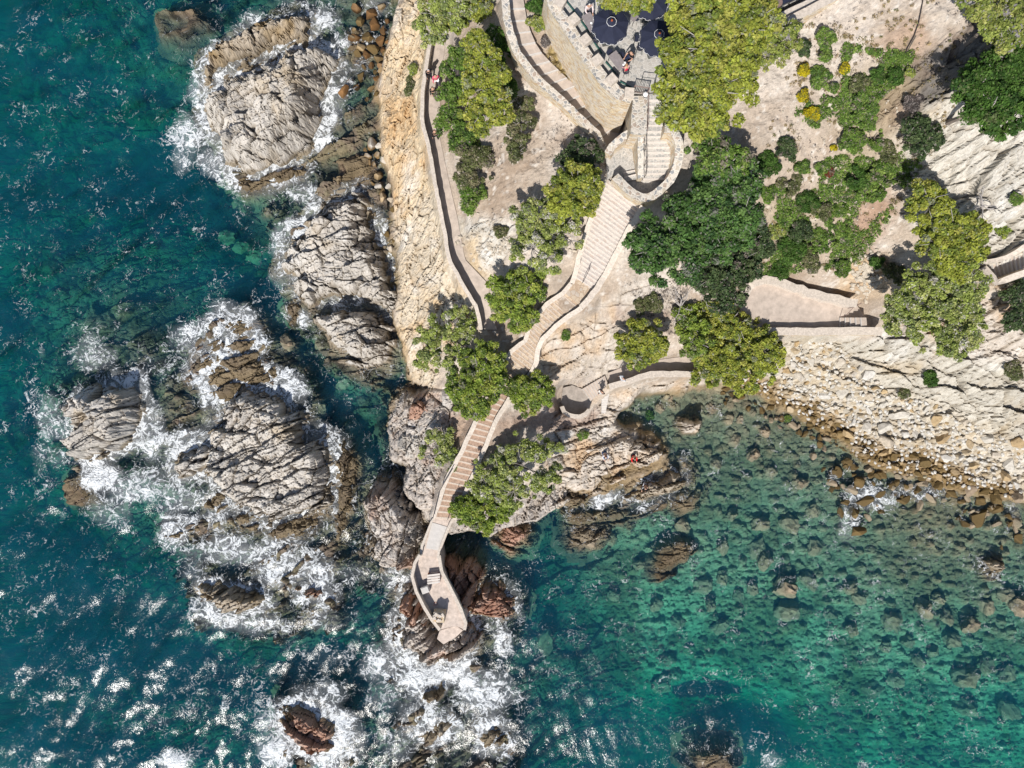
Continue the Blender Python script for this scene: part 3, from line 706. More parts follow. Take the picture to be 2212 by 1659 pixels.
outcrop("red and grey rock headland under the round lookout end", [(858,1285),(872,1262),(905,1255),(925,1305),(950,1350),(985,1352),(1020,1345),(1040,1372),(1030,1412),(985,1432),(940,1440),(888,1432),(858,1408),(856,1370),(872,1330)], 1.9, 30, 'redgrey', 153, .75, 1.2, foam=1.0)
outcrop("rough red rock rising beside the left wall of the lookout platform", [(858,1300),(880,1272),(898,1268),(915,1300),(935,1345),(925,1362),(880,1350),(862,1330)], 2.3, 60, 'red', 157, .6, .9)
outcrop("red rock mass in shade right of the lookout platform", [(952,1205),(980,1190),(1020,1205),(1045,1245),(1035,1290),(1010,1330),(985,1310),(962,1262)], 2.4, 50, 'red', 161, .7, .9, (-.1,0))
outcrop("red brown low rock with an ochre tip right of the lookout", [(1005,1300),(1030,1268),(1072,1262),(1112,1292),(1116,1335),(1085,1352),(1040,1335),(1010,1335)], 1.1, -10, 'red', 165, .7, .9, foam=.6)
outcrop("shaded red rock shore below the last pine by the bridge", [(1060,1150),(1110,1130),(1150,1138),(1140,1180),(1105,1195),(1070,1180)], 1.0, -15, 'red', 169, .6, .8)
outcrop("reddish cube of rock at the head of the turquoise channel", [(862,872),(885,855),(935,858),(965,872),(960,905),(925,922),(880,905)], 3.2, 85, 'red', 173, .55, .8)
outcrop("pale jointed rock pillars facing the turquoise channel", [(842,935),(870,915),(910,920),(935,930),(928,990),(905,1030),(890,1010),(868,990),(846,985)], 2.6, 84, 'grey', 175, .65, .9)
outcrop("flat rock reef with sunbathers right of the promontory", [(1222,985),(1240,945),(1300,918),(1350,925),(1405,945),(1440,972),(1432,1002),(1385,1022),(1330,1042),(1270,1050),(1228,1062)], 1.7, 10, 'pale', 177, .6, 1.1, (0,.06), foam=.12)
outcrop("tan rock with a seated person past the foaming gully", [(1328,1082),(1362,1052),(1410,1030),(1448,1012),(1482,1010),(1484,1035),(1455,1065),(1405,1085),(1352,1096)], 1.15, 20, 'tan', 181, .5, .8, foam=.45)
outcrop("brown ribbed rock left of the foaming pool by the sunbathers", [(1222,1060),(1250,1052),(1290,1068),(1285,1096),(1240,1102),(1218,1092)], .7, 8, 'brown', 183, .45, .7, foam=.3)
outcrop("square pale block standing alone in the shallow green bay", [(1466,912),(1478,900),(1518,898),(1524,915),(1514,936),(1470,938)], 1.5, 5, 'pale', 187, .3, .5, sc=.7)
outcrop("brown rock ledge with surf at the lower left", [(408,1272),(425,1252),(470,1258),(520,1268),(560,1280),(572,1300),(545,1315),(515,1332),(480,1338),(448,1318)], 1.2, 30, 'tan', 191, .6, .9, foam=1.0)
outcrop("dark red rock knob in foam at the lower left", [(634,1275),(660,1256),(700,1260),(705,1290),(690,1302),(650,1300)], 1.1, 20, 'red', 193, .5, .7, foam=1.0)
outcrop("small brown rock in the surf below the dark red knob", [(655,1340),(672,1318),(690,1330),(682,1352),(662,1358)], .45, 45, 'brown', 194, .4, .5, foam=.7)
outcrop("dark brown ridged rock ringed by white foam at the bottom", [(600,1545),(640,1532),(700,1545),(742,1565),(736,1600),(705,1640),(672,1640),(630,1612),(604,1592)], 1.4, -25, 'red', 197, .75, .9, foam=1.1)
outcrop("small dark boulder pair in white water below the lookout tip", [(905,1505),(930,1495),(952,1482),(966,1500),(948,1520),(920,1528)], .8, 50, 'brown', 199, .5, .6, foam=1.0)
outcrop("half-drowned tan rock in foam at the bottom centre", [(905,1600),(935,1565),(975,1550),(985,1575),(960,1610),(930,1630)], .45, 50, 'tan', 201, .5, .8, foam=.9)
outcrop("half-drowned brown rock right of the bottom surf", [(1035,1590),(1070,1565),(1095,1590),(1070,1625),(1040,1630)], .4, 50, 'brown', 203, .5, .7, foam=.9)
outcrop("small brown reef in the surf left of the broad slab", [(340,1160),(390,1142),(448,1132),(452,1145),(400,1160),(355,1172)], .5, 12, 'brown', 205, .4, .6, foam=.9)
outcrop("foaming brown reef stub left of the broad slab", [(432,1085),(462,1068),(480,1075),(478,1098),(450,1112),(434,1105)], .35, 30, 'brown', 207, .4, .5, foam=.7)
outcrop("purple brown drowned rock below the far left islet", [(132,1045),(160,1030),(190,1060),(200,1085),(165,1092),(138,1080)], -.15, 40, 'brown', 209, .35, .7)
outcrop("small islet of tan rock just off the headland in the right bay", [(1240,1155),(1262,1142),(1300,1145),(1308,1165),(1288,1190),(1255,1196),(1240,1180)], .5, 20, 'tan', 211, .45, .7)
outcrop("drowned brown rock off the point of the tan rock", [(1452,1085),(1480,1072),(1518,1078),(1510,1100),(1478,1112)], .12, 15, 'brown', 213, .35, .7)
outcrop("large drowned brown boulder with a rippled top in the green bay", [(1422,1215),(1445,1190),(1478,1182),(1500,1192),(1490,1215),(1460,1240),(1428,1245)], .15, 20, 'brown', 215, .3, .8)
outcrop("long drowned reef below the tan rock and foaming gully", [(1240,1125),(1300,1112),(1370,1108),(1430,1085),(1440,1095),(1380,1130),(1300,1138),(1250,1140)], -.1, 14, 'brown', 217, .3, .7)
outcrop("dark rock just awash at the bottom edge of the bay", [(1500,1652),(1525,1642),(1580,1646),(1590,1668),(1556,1690),(1505,1690)], -.1, 10, 'brown', 219, .3, .8)
outcrop("rust brown boulder with surf at the right edge of the bay", [(2138,1215),(2152,1205),(2180,1207),(2188,1225),(2178,1246),(2144,1248)], .9, 20, 'tan', 221, .4, .6)
outcrop("dark shadowed drowned rock at the top left corner of the reefs", [(330,20),(360,5),(410,10),(428,35),(400,55),(340,60)], -.9, 25, 'brown', 223, .3, .9)
outcrop("brown boulder pile top between surf and ochre cliff at the top edge", [(740,62),(770,52),(790,75),(775,100),(748,100)], .6, 30, 'brown', 225, .3, .6, foam=.4)
outcrop("thin drowned reef in the inlet right of the largest outcrop", [(720,345),(760,330),(800,350),(812,385),(770,400),(725,390)], .1, 15, 'brown', 227, .4, .7)
# ------------------------------------------------------------------ sea
wx = axis(-48, 48, 0.15, 900, 1.5); wy = axis(-36.5, 36.5, 0.15, 900, 1.5)
A, B = np.meshgrid(wx, wy)
rng = np.random.RandomState(4)
wave = np.zeros(A.shape)
openw = np.clip(sstep(6, -14, A + 0.15 * B) + 0.35 * sstep(-16, -30, B), 0, 1)
for k in range(46):
    lam = 0.9 * (9.0 / 0.9) ** rng.rand(); th = math.radians(-28 + 42 * rng.randn()); kk = 2 * math.pi / lam
    ph = kk * (A * math.cos(th) - B * math.sin(th) * -1) + rng.rand() * 6.28 + 1.2 * fbm(A * .12, B * .12, 500 + k % 5, 2)
    s = np.sin(ph)
    wave += 0.0075 * lam ** 0.75 * (s + 0.35 * s * np.abs(s))
wave *= 0.16 + 0.5 * openw
wave += (0.03 * fbm(A * 1.4, B * 1.1, 520, 3) + 0.16 * fbm(A * .4, B * .3, 530, 3)) * (0.2 + openw)
inside = (np.abs(A) < 47) & (np.abs(B) < 36)
wave = np.where(inside, wave, wave * .4)
FO = [(430,190,34,60,.8),(400,290,48,62,.85),(470,350,60,42,.8),(390,345,40,50,.6),(610,385,60,26,.85),(650,360,30,22,.6),(660,415,44,34,.7),(545,400,50,24,.6),
 (700,40,60,36,.75),(640,6,60,20,.5),(745,95,34,34,.7),(810,10,40,30,.6),(560,40,50,18,.45),(780,140,30,40,.5),(500,165,60,10,.9),
 (645,490,36,26,1.0),(605,535,26,55,.75),(655,690,26,40,.9),(700,448,50,18,.75),(655,605,22,12,.9),(610,600,18,50,.55),(640,640,20,40,.6),
 (470,700,64,56,.8),(430,745,80,66,.75),(340,790,80,60,.3),(520,765,40,50,.65),(420,800,60,40,.7),(480,660,50,20,.5),(500,830,50,30,.4),
 (200,770,62,58,.62),(110,900,52,80,.68),(225,1025,66,36,1.15),(325,930,38,90,.8),(300,1050,95,55,.78),(250,1100,80,60,.5),(130,985,50,50,.45),(90,980,40,60,.4),(190,1000,40,20,1.0),
 (400,1080,80,56,.62),(430,1130,60,40,.85),(500,1190,150,55,.85),(620,1230,120,66,.85),(700,1290,66,56,.65),(420,1230,60,60,.5),(560,1345,150,36,.65),(760,1240,60,40,.4),(690,1340,80,40,.45),(620,1170,80,20,.5),(380,1130,60,60,.5),
 (820,1440,60,56,.75),(850,1250,36,70,.55),(850,1340,26,60,.7),(960,1462,120,34,1.05),(1040,1500,92,76,1.0),(1085,1385,30,56,.7),(1070,1580,76,76,.85),(930,1560,100,76,.72),(600,1560,46,70,.85),(600,1625,44,36,1.2),(690,1500,90,42,.6),(755,1600,60,90,.55),(378,1642,56,34,1.7),(860,1620,80,60,.5),(830,1500,60,60,.5),(340,1560,60,30,.3),
 (1310,1072,44,34,1.0),(1340,1036,24,18,.95),(1475,995,20,24,.6),(1290,857,14,18,.6),(1480,1030,26,40,.45),(1395,1100,60,10,.35),(1100,1320,16,30,.4),
 (1880,1075,70,36,.6),(1830,1125,40,56,.55),(2085,1042,80,20,.75),(1985,1062,100,26,.5),(2190,1080,30,60,.4),(2140,1240,34,30,.4),(1800,1030,30,20,.35),
 (1665,1640,36,30,.6),(1640,1600,40,30,.3),(1860,1650,30,20,.3),(60,1300,60,200,.16),(150,1450,140,120,.12),(500,1500,200,80,.22),(700,1420,120,50,.3),(70,850,30,90,.3),(90,760,20,40,.4)]
k0 = mpp(0)
foam = np.zeros(A.shape)
wob = 0.42 * fbm(A * .45, B * .45, 540, 4)
for a, b, ra, rb, s in FO:
    x0, y0 = P(a, b); q = np.hypot((A - x0) / (ra * k0), (B - y0) / (rb * k0))
    foam = np.maximum(foam, s * sstep(1.25, .2, q + wob * 1.0))
for wp, s in FOAM_RINGS:
    xs = [p[0] for p in wp]; ys = [p[1] for p in wp]
    i0, i1 = np.searchsorted(wx, [min(xs) - 5, max(xs) + 5]); j0, j1 = np.searchsorted(wy, [min(ys) - 5, max(ys) + 5])
    sl = (slice(j0, j1), slice(i0, i1))
    d = -sdf(wp, A[sl], B[sl])
    foam[sl] = np.maximum(foam[sl], s * 0.84 * sstep(1.7, -.1, d + 3.4 * wob[sl]))
foam = np.where(inside, foam, 0)
open_foam = np.clip(openw * (-0.04 + 0.16 * fbm(A * .22, B * .2, 560, 4)), 0, .16)
foam = np.maximum(foam, open_foam)
wave = wave + 0.10 * np.clip(foam, 0, 1.6) * (0.5 + fbm(A * 1.2, B * 1.2, 570, 3))
ny, nx = A.shape
V = np.stack([A, B, wave], -1).reshape(-1, 3)
f = grid_faces(nx, ny)
ring = np.concatenate([np.arange(nx), np.arange(1, ny) * nx + nx - 1, (ny - 1) * nx + np.arange(nx - 2, -1, -1), np.arange(ny - 2, 0, -1) * nx])
low = V[ring].copy(); low[:, 2] = -26.0
n0 = len(V); V = np.concatenate([V, low])
m = len(ring); i = np.arange(m); j = (i + 1) % m
side = np.stack([ring[j], ring[i], n0 + i, n0 + j], -1)
cv = np.array([[low[:, 0].min(), low[:, 1].min(), -26.0]])
F4 = np.concatenate([f, side])
# bottom closed with a strip of quads between opposite border points
bot = []
bi = lambda p: n0 + p
nb = nx - 1; hb = ny - 1
# columns: border order is bottom (nx), right (ny-1), top reversed (nx-1), left reversed (ny-2)
bottom_i = np.arange(nx); top_i = (nx + ny - 1 - 1) + np.arange(nx)          # top runs right to left
topx = np.concatenate([[nx + ny - 2], nx + ny - 1 + np.arange(nx - 1)])
for q in range(nx - 1):
    bot.append((bi(bottom_i[q + 1]), bi(bottom_i[q]), bi(topx[nx - 1 - q]), bi(topx[nx - 2 - q])))
F4 = np.concatenate([F4, np.array(bot)])
fo = np.concatenate([foam.ravel(), np.zeros(m)])
me = np_mesh("sea", V, F4, smooth=True, attrs={"foam": fo})
M_sea = bpy.data.materials.new("sea_water"); M_sea.use_nodes = True
nt = M_sea.node_tree; nt.nodes.remove(nt.nodes["Principled BSDF"])
out = nt.nodes["Material Output"]
p = pos(nt)
mp = nt.nodes.new("ShaderNodeMapping"); mp.inputs["Rotation"].default_value = (0, 0, math.radians(28)); mp.inputs["Scale"].default_value = (1.0, 0.55, 1.0)
nt.links.new(p, mp.inputs[0])
r1 = math_n(nt, "ADD", math_n(nt, 'MULTIPLY', noise_n(nt, mp.outputs[0], 1.1, 2.0, 0.6, 0.4), 0.5), math_n(nt, "MULTIPLY", noise_n(nt, mp.outputs[0], 12.0, 2.0, 0.6, 0.4), 0.13))
bp = nt.nodes.new("ShaderNodeBump"); bp.inputs["Strength"].default_value = 0.7; bp.inputs["Distance"].default_value = 0.22
nt.links.new(r1, bp.inputs["Height"])
tr = nt.nodes.new("ShaderNodeBsdfTransparent")
gl = nt.nodes.new("ShaderNodeBsdfGlossy"); gl.inputs["Roughness"].default_value = 0.15
nt.links.new(bp.outputs[0], gl.inputs["Normal"])
fr = nt.nodes.new("ShaderNodeFresnel"); fr.inputs["IOR"].default_value = 1.36; nt.links.new(bp.outputs[0], fr.inputs["Normal"])
mx = nt.nodes.new("ShaderNodeMixShader")
nt.links.new(math_n(nt, 'MULTIPLY', fr.outputs[0], 0.8), mx.inputs[0])
nt.links.new(tr.outputs[0], mx.inputs[1]); nt.links.new(gl.outputs[0], mx.inputs[2])
# foam lace
fa = attr_n(nt, "foam").outputs["Fac"]
w1 = nt.nodes.new("ShaderNodeTexNoise"); w1.inputs["Scale"].default_value = 0.9; w1.inputs["Detail"].default_value = 5.0; nt.links.new(p, w1.inputs["Vector"])
va = nt.nodes.new("ShaderNodeVectorMath"); va.operation = 'MULTIPLY_ADD'
nt.links.new(w1.outputs["Color"], va.inputs[0]); va.inputs[1].default_value = (2.2, 2.2, 0); nt.links.new(p, va.inputs[2])
def ridge_n(scale, sharp, detail=3.0):
    n = noise_n(nt, va.outputs[0], scale, detail, 0.55)
    a = math_n(nt, 'ABSOLUTE', math_n(nt, 'SUBTRACT', n, 0.5))
    return math_n(nt, 'MAXIMUM', math_n(nt, 'SUBTRACT', 1.0, math_n(nt, 'MULTIPLY', a, sharp)), 0.0)
nz = noise_n(nt, p, 3.2, 8.0, 0.75, 0.8); nl = noise_n(nt, p, 0.5, 4.0, 0.6)
pat = math_n(nt, 'ADD', math_n(nt, 'MULTIPLY', ridge_n(1.3, 9.0), 0.60), math_n(nt, 'MULTIPLY', ridge_n(3.4, 8.0, 2.0), 0.40))
pat = math_n(nt, 'ADD', pat, math_n(nt, 'MULTIPLY', math_n(nt, 'SUBTRACT', nz, 0.5), 0.6))
pat = math_n(nt, 'ADD', pat, math_n(nt, 'MULTIPLY', math_n(nt, 'SUBTRACT', nl, 0.5), 1.3))
dens = math_n(nt, 'ADD', pat, math_n(nt, 'MULTIPLY', fa, 0.72))
cov = ramp(nt, math_n(nt, 'MULTIPLY', dens, 0.5), [(0.0, (0, 0, 0)), (0.44, (0, 0, 0)), (0.56, (0.5,) * 3), (0.70, (1, 1, 1))])
veil = ramp(nt, fa, [(0.25, (0, 0, 0)), (1.0, (0.62,) * 3)])       # fine bubbles under the foam
covv = math_n(nt, 'MINIMUM', math_n(nt, 'ADD', cov, math_n(nt, 'MULTIPLY', veil, nz)), 1.0)
df = nt.nodes.new("ShaderNodeBsdfDiffuse"); df.inputs[0].default_value = (0.80, 0.83, 0.85, 1)
bf = nt.nodes.new("ShaderNodeBump"); bf.inputs["Strength"].default_value = 0.8; bf.inputs["Distance"].default_value = 0.15; nt.links.new(dens, bf.inputs["Height"]); nt.links.new(bf.outputs[0], df.inputs["Normal"])
mf = nt.nodes.new("ShaderNodeMixShader"); nt.links.new(covv, mf.inputs[0]); nt.links.new(mx.outputs[0], mf.inputs[1]); nt.links.new(df.outputs[0], mf.inputs[2])
nt.links.new(mf.outputs[0], out.inputs["Surface"])
ab = nt.nodes.new("ShaderNodeVolumeAbsorption"); ab.inputs[0].default_value = (0.40, 0.905, 0.905, 1); ab.inputs[1].default_value = 0.50
sv = nt.nodes.new("ShaderNodeVolumeScatter"); sv.inputs[0].default_value = (0.06, 0.50, 1.0, 1); sv.inputs[1].default_value = 0.062; sv.inputs["Anisotropy"].default_value = 0.0
ads = nt.nodes.new("ShaderNodeAddShader"); nt.links.new(ab.outputs[0], ads.inputs[0]); nt.links.new(sv.outputs[0], ads.inputs[1])
nt.links.new(ads.outputs[0], out.inputs["Volume"])
sea = tag(link("sea", me, M_sea), kind='structure')
# ------------------------------------------------------------------ paths, stairs, walls
def resample(pts, n):
    p = np.array(pts, float); s = np.concatenate([[0], np.cumsum(np.hypot(*(np.diff(p[:, :2], axis=0)).T))])
    t = np.linspace(0, s[-1], n)
    return np.stack([np.interp(t, s, p[:, k]) for k in range(p.shape[1])], -1)
def zz(pts, z):
    return [(a, b, c) for (a, b), c in zip(pts, z)]
def ribbon(name, L, R, Z, mat, n=60, drop=0.25):
    l = resample(zz(L, Z), n); r = resample(zz(R, Z), n)
    V = []; F = []
    cols = 5
    for i in range(n):
        a = P3(*l[i]); b = P3(*r[i])
        for k in range(cols):
            q = a.lerp(b, k / (cols - 1)); q.z += 0.03 * mnoise.noise(q * 0.8)
            V.append(tuple(q))
        V.append((a.x, a.y, a.z - drop)); V.append((b.x, b.y, b.z - drop))
    w = cols + 2
    for i in range(n - 1):
        for k in range(cols - 1):
            F.append((i*w+k, i*w+k+1, (i+1)*w+k+1, (i+1)*w+k))
        F.append((i*w, (i+1)*w, (i+1)*w+cols, i*w+cols)); F.append((i*w+cols-1, i*w+cols+1, (i+1)*w+cols+1, (i+1)*w+cols-1))
    me = bpy.data.meshes.new(name); me.from_pydata(V, [], F)
    return link(name, me, mat)
tag(ribbon("path", PATH_L, PATH_R, PATH_Z, M_path), kind='structure')
tag(ribbon("path", LOOK_L, LOOK_R, LOOK_Z, M_path), kind='structure')

def stairs(label, L, R, Z, n, mats, depth=0.45, edge=0.16, group=None, rough=0.0, end=True):
    l = resample(L, n + 1); r = resample(R, n + 1)
    zs_ = np.interp(np.linspace(0, 1, n), np.linspace(0, 1, len(Z)), Z)
    c = P3((l[0][0] + r[0][0]) / 2, (l[0][1] + r[0][1]) / 2, zs_[0])
    t = tag(empty("staircase", c), label, "staircase", group)
    rg = random.Random(int(l[0][0]))
    for i in range(n):
        z = zs_[i]
        up = zs_[0] > zs_[-1]
        q = [P3(*l[i], z), P3(*r[i], z), P3(*r[i + 1], z), P3(*l[i + 1], z)]
        if rough:
            for k in range(4): q[k].x += rg.uniform(-rough, rough); q[k].y += rg.uniform(-rough, rough)
        q = [v - c for v in q]
        m = MB()
        if up: f0, f1 = (q[3], q[2]), (q[0], q[1])         # front edge = the lower end
        else: f0, f1 = (q[0], q[1]), (q[3], q[2])
        a0, b0 = f0; a1, b1 = f1
        ea, eb = a0.lerp(a1, edge), b0.lerp(b1, edge)
        ext_a, ext_b = a1 + (a1 - a0) * 0.12, b1 + (b1 - b0) * 0.12
        zt = a0.z
        m.prism([(ea.x, ea.y), (eb.x, eb.y), (ext_b.x, ext_b.y), (ext_a.x, ext_a.y)], zt - depth, zt, 0)
        m.prism([(a0.x, a0.y), (b0.x, b0.y), (eb.x, eb.y), (ea.x, ea.y)], zt - depth, zt + 0.012, 1)
        m.build("step", mats, t)
    return t
stairs("widest straight stone staircase running down from the round landing", STA_L, STA_R2, [12.45, 9.55], 24, [M_step_a, M_step_edge], edge=0.30)
stairs("tan middle staircase curving between stone walls towards the pines", STB_L, STB_R, [9.25, 6.3], 27, [M_step_b, M_step_cedge], edge=0.22, rough=0.015)
stairs("long rusty earth staircase leading down to the footbridge", STC_L, STC_R, [5.95, 4.3], 23, [M_step_c, M_step_cedge], edge=0.30, rough=0.03)
stairs("curving sandy stepped path below the crenellated terrace wall", UP_L, UP_R, UP_Z, 15, [M_path, M_conc], edge=0.1)
stairs("narrow top steps going down from the terrace gate under the big pine", [(1399,204),(1399,272)], [(1432,204),(1432,272)], [15.3, 14.6], 5, [M_paver, M_step_edge], edge=0.2)
stairs("bright paved steps inside the curved stone parapet", [(1392,272),(1389,388)], [(1460,278),(1460,340)], [14.5, 12.95], 10, [M_paver, M_step_edge], edge=0.24) if False else stairs("bright paved steps inside the curved stone parapet", [(1394,274),(1389,388)], [(1459,274),(1450,388)], [14.5, 12.95], 10, [M_paver, M_step_edge], edge=0.24)
stairs("short dark steps in the shade of the patio end of the right path", [(1313,831),(1276,867)], [(1306,812),(1258,840)], [5.05, 3.4], 9, [M_path, M_conc], edge=0.12)
stairs("stone steps at the right end of the empty viewing terrace", [(1872,709),(1814,709)], [(1870,686),(1814,686)], [7.3, 6.62], 5, [M_path, M_conc], edge=0.12)
stairs("concrete stairs in the cliff at the far right edge", [(2230,572),(2155,606)], [(2230,530),(2142,570)], [12.4, 11.1], 9, [M_path, M_conc], edge=0.12)
stairs("narrow pale side stair between the patio and the sea rocks", [(1299,893),(1300,848)], [(1308,893),(1317,846)], [2.4, 3.6], 9, [M_conc, M_step_edge], edge=0.2)
stairs("two shaded steps of the round landing beside the thin wall", [(1350,392),(1346,372)], [(1385,382),(1383,364)], [12.86, 12.66], 2, [M_paver, M_step_edge], edge=0.3)

# landing between the two stairs and the paved bits
def slab(name, poly, z, th, mat, **kw):
    m = MB(); m.prism([P(a, b, z) for a, b in poly], z - th, z)
    return tag(m.build(name, mat), **kw)
slab("landing", [(1310,332),(1362,292),(1385,296),(1387,389),(1455,388),(1440,404),(1412,420),(1394,426),(1375,422),(1356,409),(1342,392),(1326,378),(1310,390)], 12.55, 0.9, M_paver, kind='structure')
slab("landing", [(1301,594),(1281,627),(1268,642),(1252,660),(1221,633),(1240,602)], 9.42, 0.8, M_step_b, kind='structure')
slab("patio_floor", [(1216,838),(1236,832),(1262,842),(1277,866),(1272,884),(1262,893),(1246,896),(1222,893),(1212,868)], 3.12, 0.6, M_patio, kind='structure')
slab("viewing_floor", BELV, 6.5, 0.5, M_path, kind='structure')
slab("terrace_floor", TERRACE, TERR_Z, 0.45, M_paver, kind='structure')

def wall(name, label, pts, th=0.3, mat=None, cop=None, cop_h=0.07, over=0.03, batter=0.0, floor=None, group=None, seg=0.45, rough=0.03, side=1, drop=0.5, cat="wall"):
    """pts: (px,py,ztop) along the middle of the wall top"""
    w = [P3(*p) for p in pts]
    L = sum((b - a).length for a, b in zip(w[:-1], w[1:])); n = max(2, int(L / seg) + 1)
    q = [Vector(v) for v in resample([tuple(v) for v in w], n)]
    o = empty(name, (q[0].x, q[0].y, q[0].z)); c = o.location.copy()
    V = []; F = []; V2 = []; F2 = []
    rg = random.Random(int(pts[0][0] * 7 + pts[0][1]))
    for i, v in enumerate(q):
        t = q[min(i + 1, n - 1)] - q[max(i - 1, 0)]; t.z = 0; t.normalize(); s = Vector((-t.y, t.x, 0)) * side
        j = rg.uniform(-rough, rough)
        a = v + s * (th / 2 + j); b = v - s * (th / 2 - j)
        zb = (min(ground_z(a.x, a.y), ground_z(b.x, b.y)) if floor is None else floor) - drop
        zb = min(zb, v.z - 0.3)
        H_ = v.z - zb
        aa = a + s * batter * H_
        top = v.z - cop_h
        V += [(aa.x - c.x, aa.y - c.y, zb - c.z), (a.x - c.x, a.y - c.y, top - c.z), (b.x - c.x, b.y - c.y, top - c.z), (b.x - c.x, b.y - c.y, zb - c.z)]
        e = over; r0 = rg.uniform(0, rough * .6)
        a2 = a + s * (e + r0); b2 = b - s * (e + rg.uniform(0, rough * .6)); zt = v.z + rg.uniform(-rough, rough) * .5
        V2 += [(a2.x - c.x, a2.y - c.y, top - c.z), (a2.x - c.x, a2.y - c.y, zt - c.z), (b2.x - c.x, b2.y - c.y, zt - c.z), (b2.x - c.x, b2.y - c.y, top - c.z)]
    for i in range(n - 1):
        k = i * 4
        for A_ in (F, F2):
            for e0, e1 in ((0, 1), (1, 2), (2, 3), (3, 0)):
                A_.append((k + e0, k + 4 + e0, k + 4 + e1, k + e1) if side < 0 else (k + e0, k + e1, k + 4 + e1, k + 4 + e0))
    for A_ in (F, F2):
        A_.append((0, 1, 2, 3)); A_.append(((n-1)*4+3, (n-1)*4+2, (n-1)*4+1, (n-1)*4))
    me = bpy.data.meshes.new("wall_body"); me.from_pydata(V, [], F); link("wall_body", me, mat or M_wall, o)
    me = bpy.data.meshes.new("coping"); me.from_pydata(V2, [], F2); link("coping", me, cop or M_parapet, o)
    return tag(o, label, cat, group)
def off(L, dz, n=None, shift=(0, 0)):
    return [(a + shift[0], b + shift[1], z + dz) for (a, b), z in L]
wall("parapet_wall", "long thin pale parapet along the sea side of the left path", off(list(zip(PATH_L, PATH_Z)), 0.9, shift=(-5, 0)), 0.2, M_parapet, rough=0.03)
wall("parapet_wall", "bright parapet along the sea side of the right lower path", off(list(zip(LOOK_L, LOOK_Z)), 0.78, shift=(0, 6)), 0.38, M_wall, rough=0.03)
wall("parapet_wall", "left parapet of the widest straight staircase", [(1293,418,13.1),(1277,472,12.1),(1256.5,535,11.1),(1239,601,10.15),(1236,612,10.0)], 0.26, M_wall)
wall("parapet_wall", "right parapet of the widest straight staircase", [(1390,446,12.9),(1360,494,12.0),(1334,544,11.1),(1307,597,10.2),(1287,627,10.0),(1275,643,9.95),(1256,664,9.8)], 0.34, M_wall)
wall("parapet_wall", "left wall of the tan middle staircase", [(1234,613,10.0),(1217,632,9.8),(1185,654,9.0),(1147,695,8.2),(1134,737,7.7),(1102,760,7.3),(1085,806,6.8)], 0.24, M_wall)
wall("parapet_wall", "right wall of the tan middle staircase", [(1256,664,9.8),(1210,697,9.05),(1173,731,8.3),(1162,754,7.8),(1159,786,7.3),(1143,812,6.9),(1114,842,6.6)], 0.28, M_wall)
wall("parapet_wall", "left wall of the rusty earth staircase", [(1062,845,6.3),(1032,901,6.1),(997,976,5.6),(962,1041,5.15),(937,1118,4.7)], 0.26, M_wall)
wall("parapet_wall", "right wall of the rusty earth staircase", [(1101,859,6.3),(1069,914,6.1),(1041.5,981,5.6),(1012,1048,5.15),(979.5,1122,4.7)], 0.26, M_wall)
wall("parapet_wall", "left wall of the curving sandy stepped path", [(1091,-8,14.0),(1095,40,13.9),(1101,66,13.8),(1116,112,13.5),(1146,153,13.2),(1176,183,12.9),(1221,223,12.6),(1261,263,12.3),(1291,291,12.1),(1306,324,12.0),(1305,352,12.2),(1303,388,12.9),(1293,418,13.1)], 0.42, M_wall, M_coping)
wall("parapet_wall", "diagonal mosaic-topped wall closing the landing from the stepped path", [(1313,331,13.4),(1324,313,13.5),(1342,298,13.7),(1364,284,13.9)], 0.42, M_wall, M_coping, batter=0.12, side=-1)
wall("parapet_wall", "curved mosaic-topped parapet around the bright paved steps", [(1436,276,15.5),(1455,278,15.4),(1466,300,15.1),(1468,338,14.6),(1459,371,14.2),(1444,394,13.9),(1428,410,13.8),(1410,423,13.7),(1394,429,13.7),(1377,424,13.65),(1359,412,13.6),(1344,396,13.55),(1329,380,13.5)], 0.46, M_wall, M_coping, batter=0.10, side=-1)
wall("partition_wall", "thin mosaic wall with iron handrail in the middle of the landing", [(1385,292,15.0),(1384,330,14.3),(1384,384,13.5)], 0.3, M_wall, M_coping)
wall("parapet_wall", "low parapet casting shade on the front of the viewing terrace", [(1588,690,6.9),(1597,710,7.0),(1659,716,7.0),(1800,716,7.05),(1880,714,7.5),(1905,714,7.8)], 0.5, M_wall, rough=0.04)
wall("retaining_wall", "pale rubble wall along the back of the viewing terrace", [(1604,640,7.0),(1624,612,7.1),(1656,603,7.2),(1692,612,7.3),(1752,632,7.4),(1800,645,7.6),(1852,656,7.9)], 0.5, M_parapet, rough=0.08)
wall("parapet_wall", "curved low wall enclosing the patio below the rocks", [(1214,878,4.1),(1219,893,4.2),(1232,899,4.25),(1247,901,4.25),(1263,897,4.2),(1274,886,4.1)], 0.26, M_parapet)
wall("parapet_wall", "seaward wall of the concrete stairs at the far right edge", [(2125,577,11.6),(2140,592,11.8),(2153,611,12.0),(2185,601,12.5),(2230,582,13.2)], 0.36, M_wall)
wall("retaining_wall", "thin wall above the concrete stairs at the far right edge", [(2120,562,12.0),(2140,566,12.1),(2175,556,12.8),(2230,524,13.8)], 0.24, M_parapet)

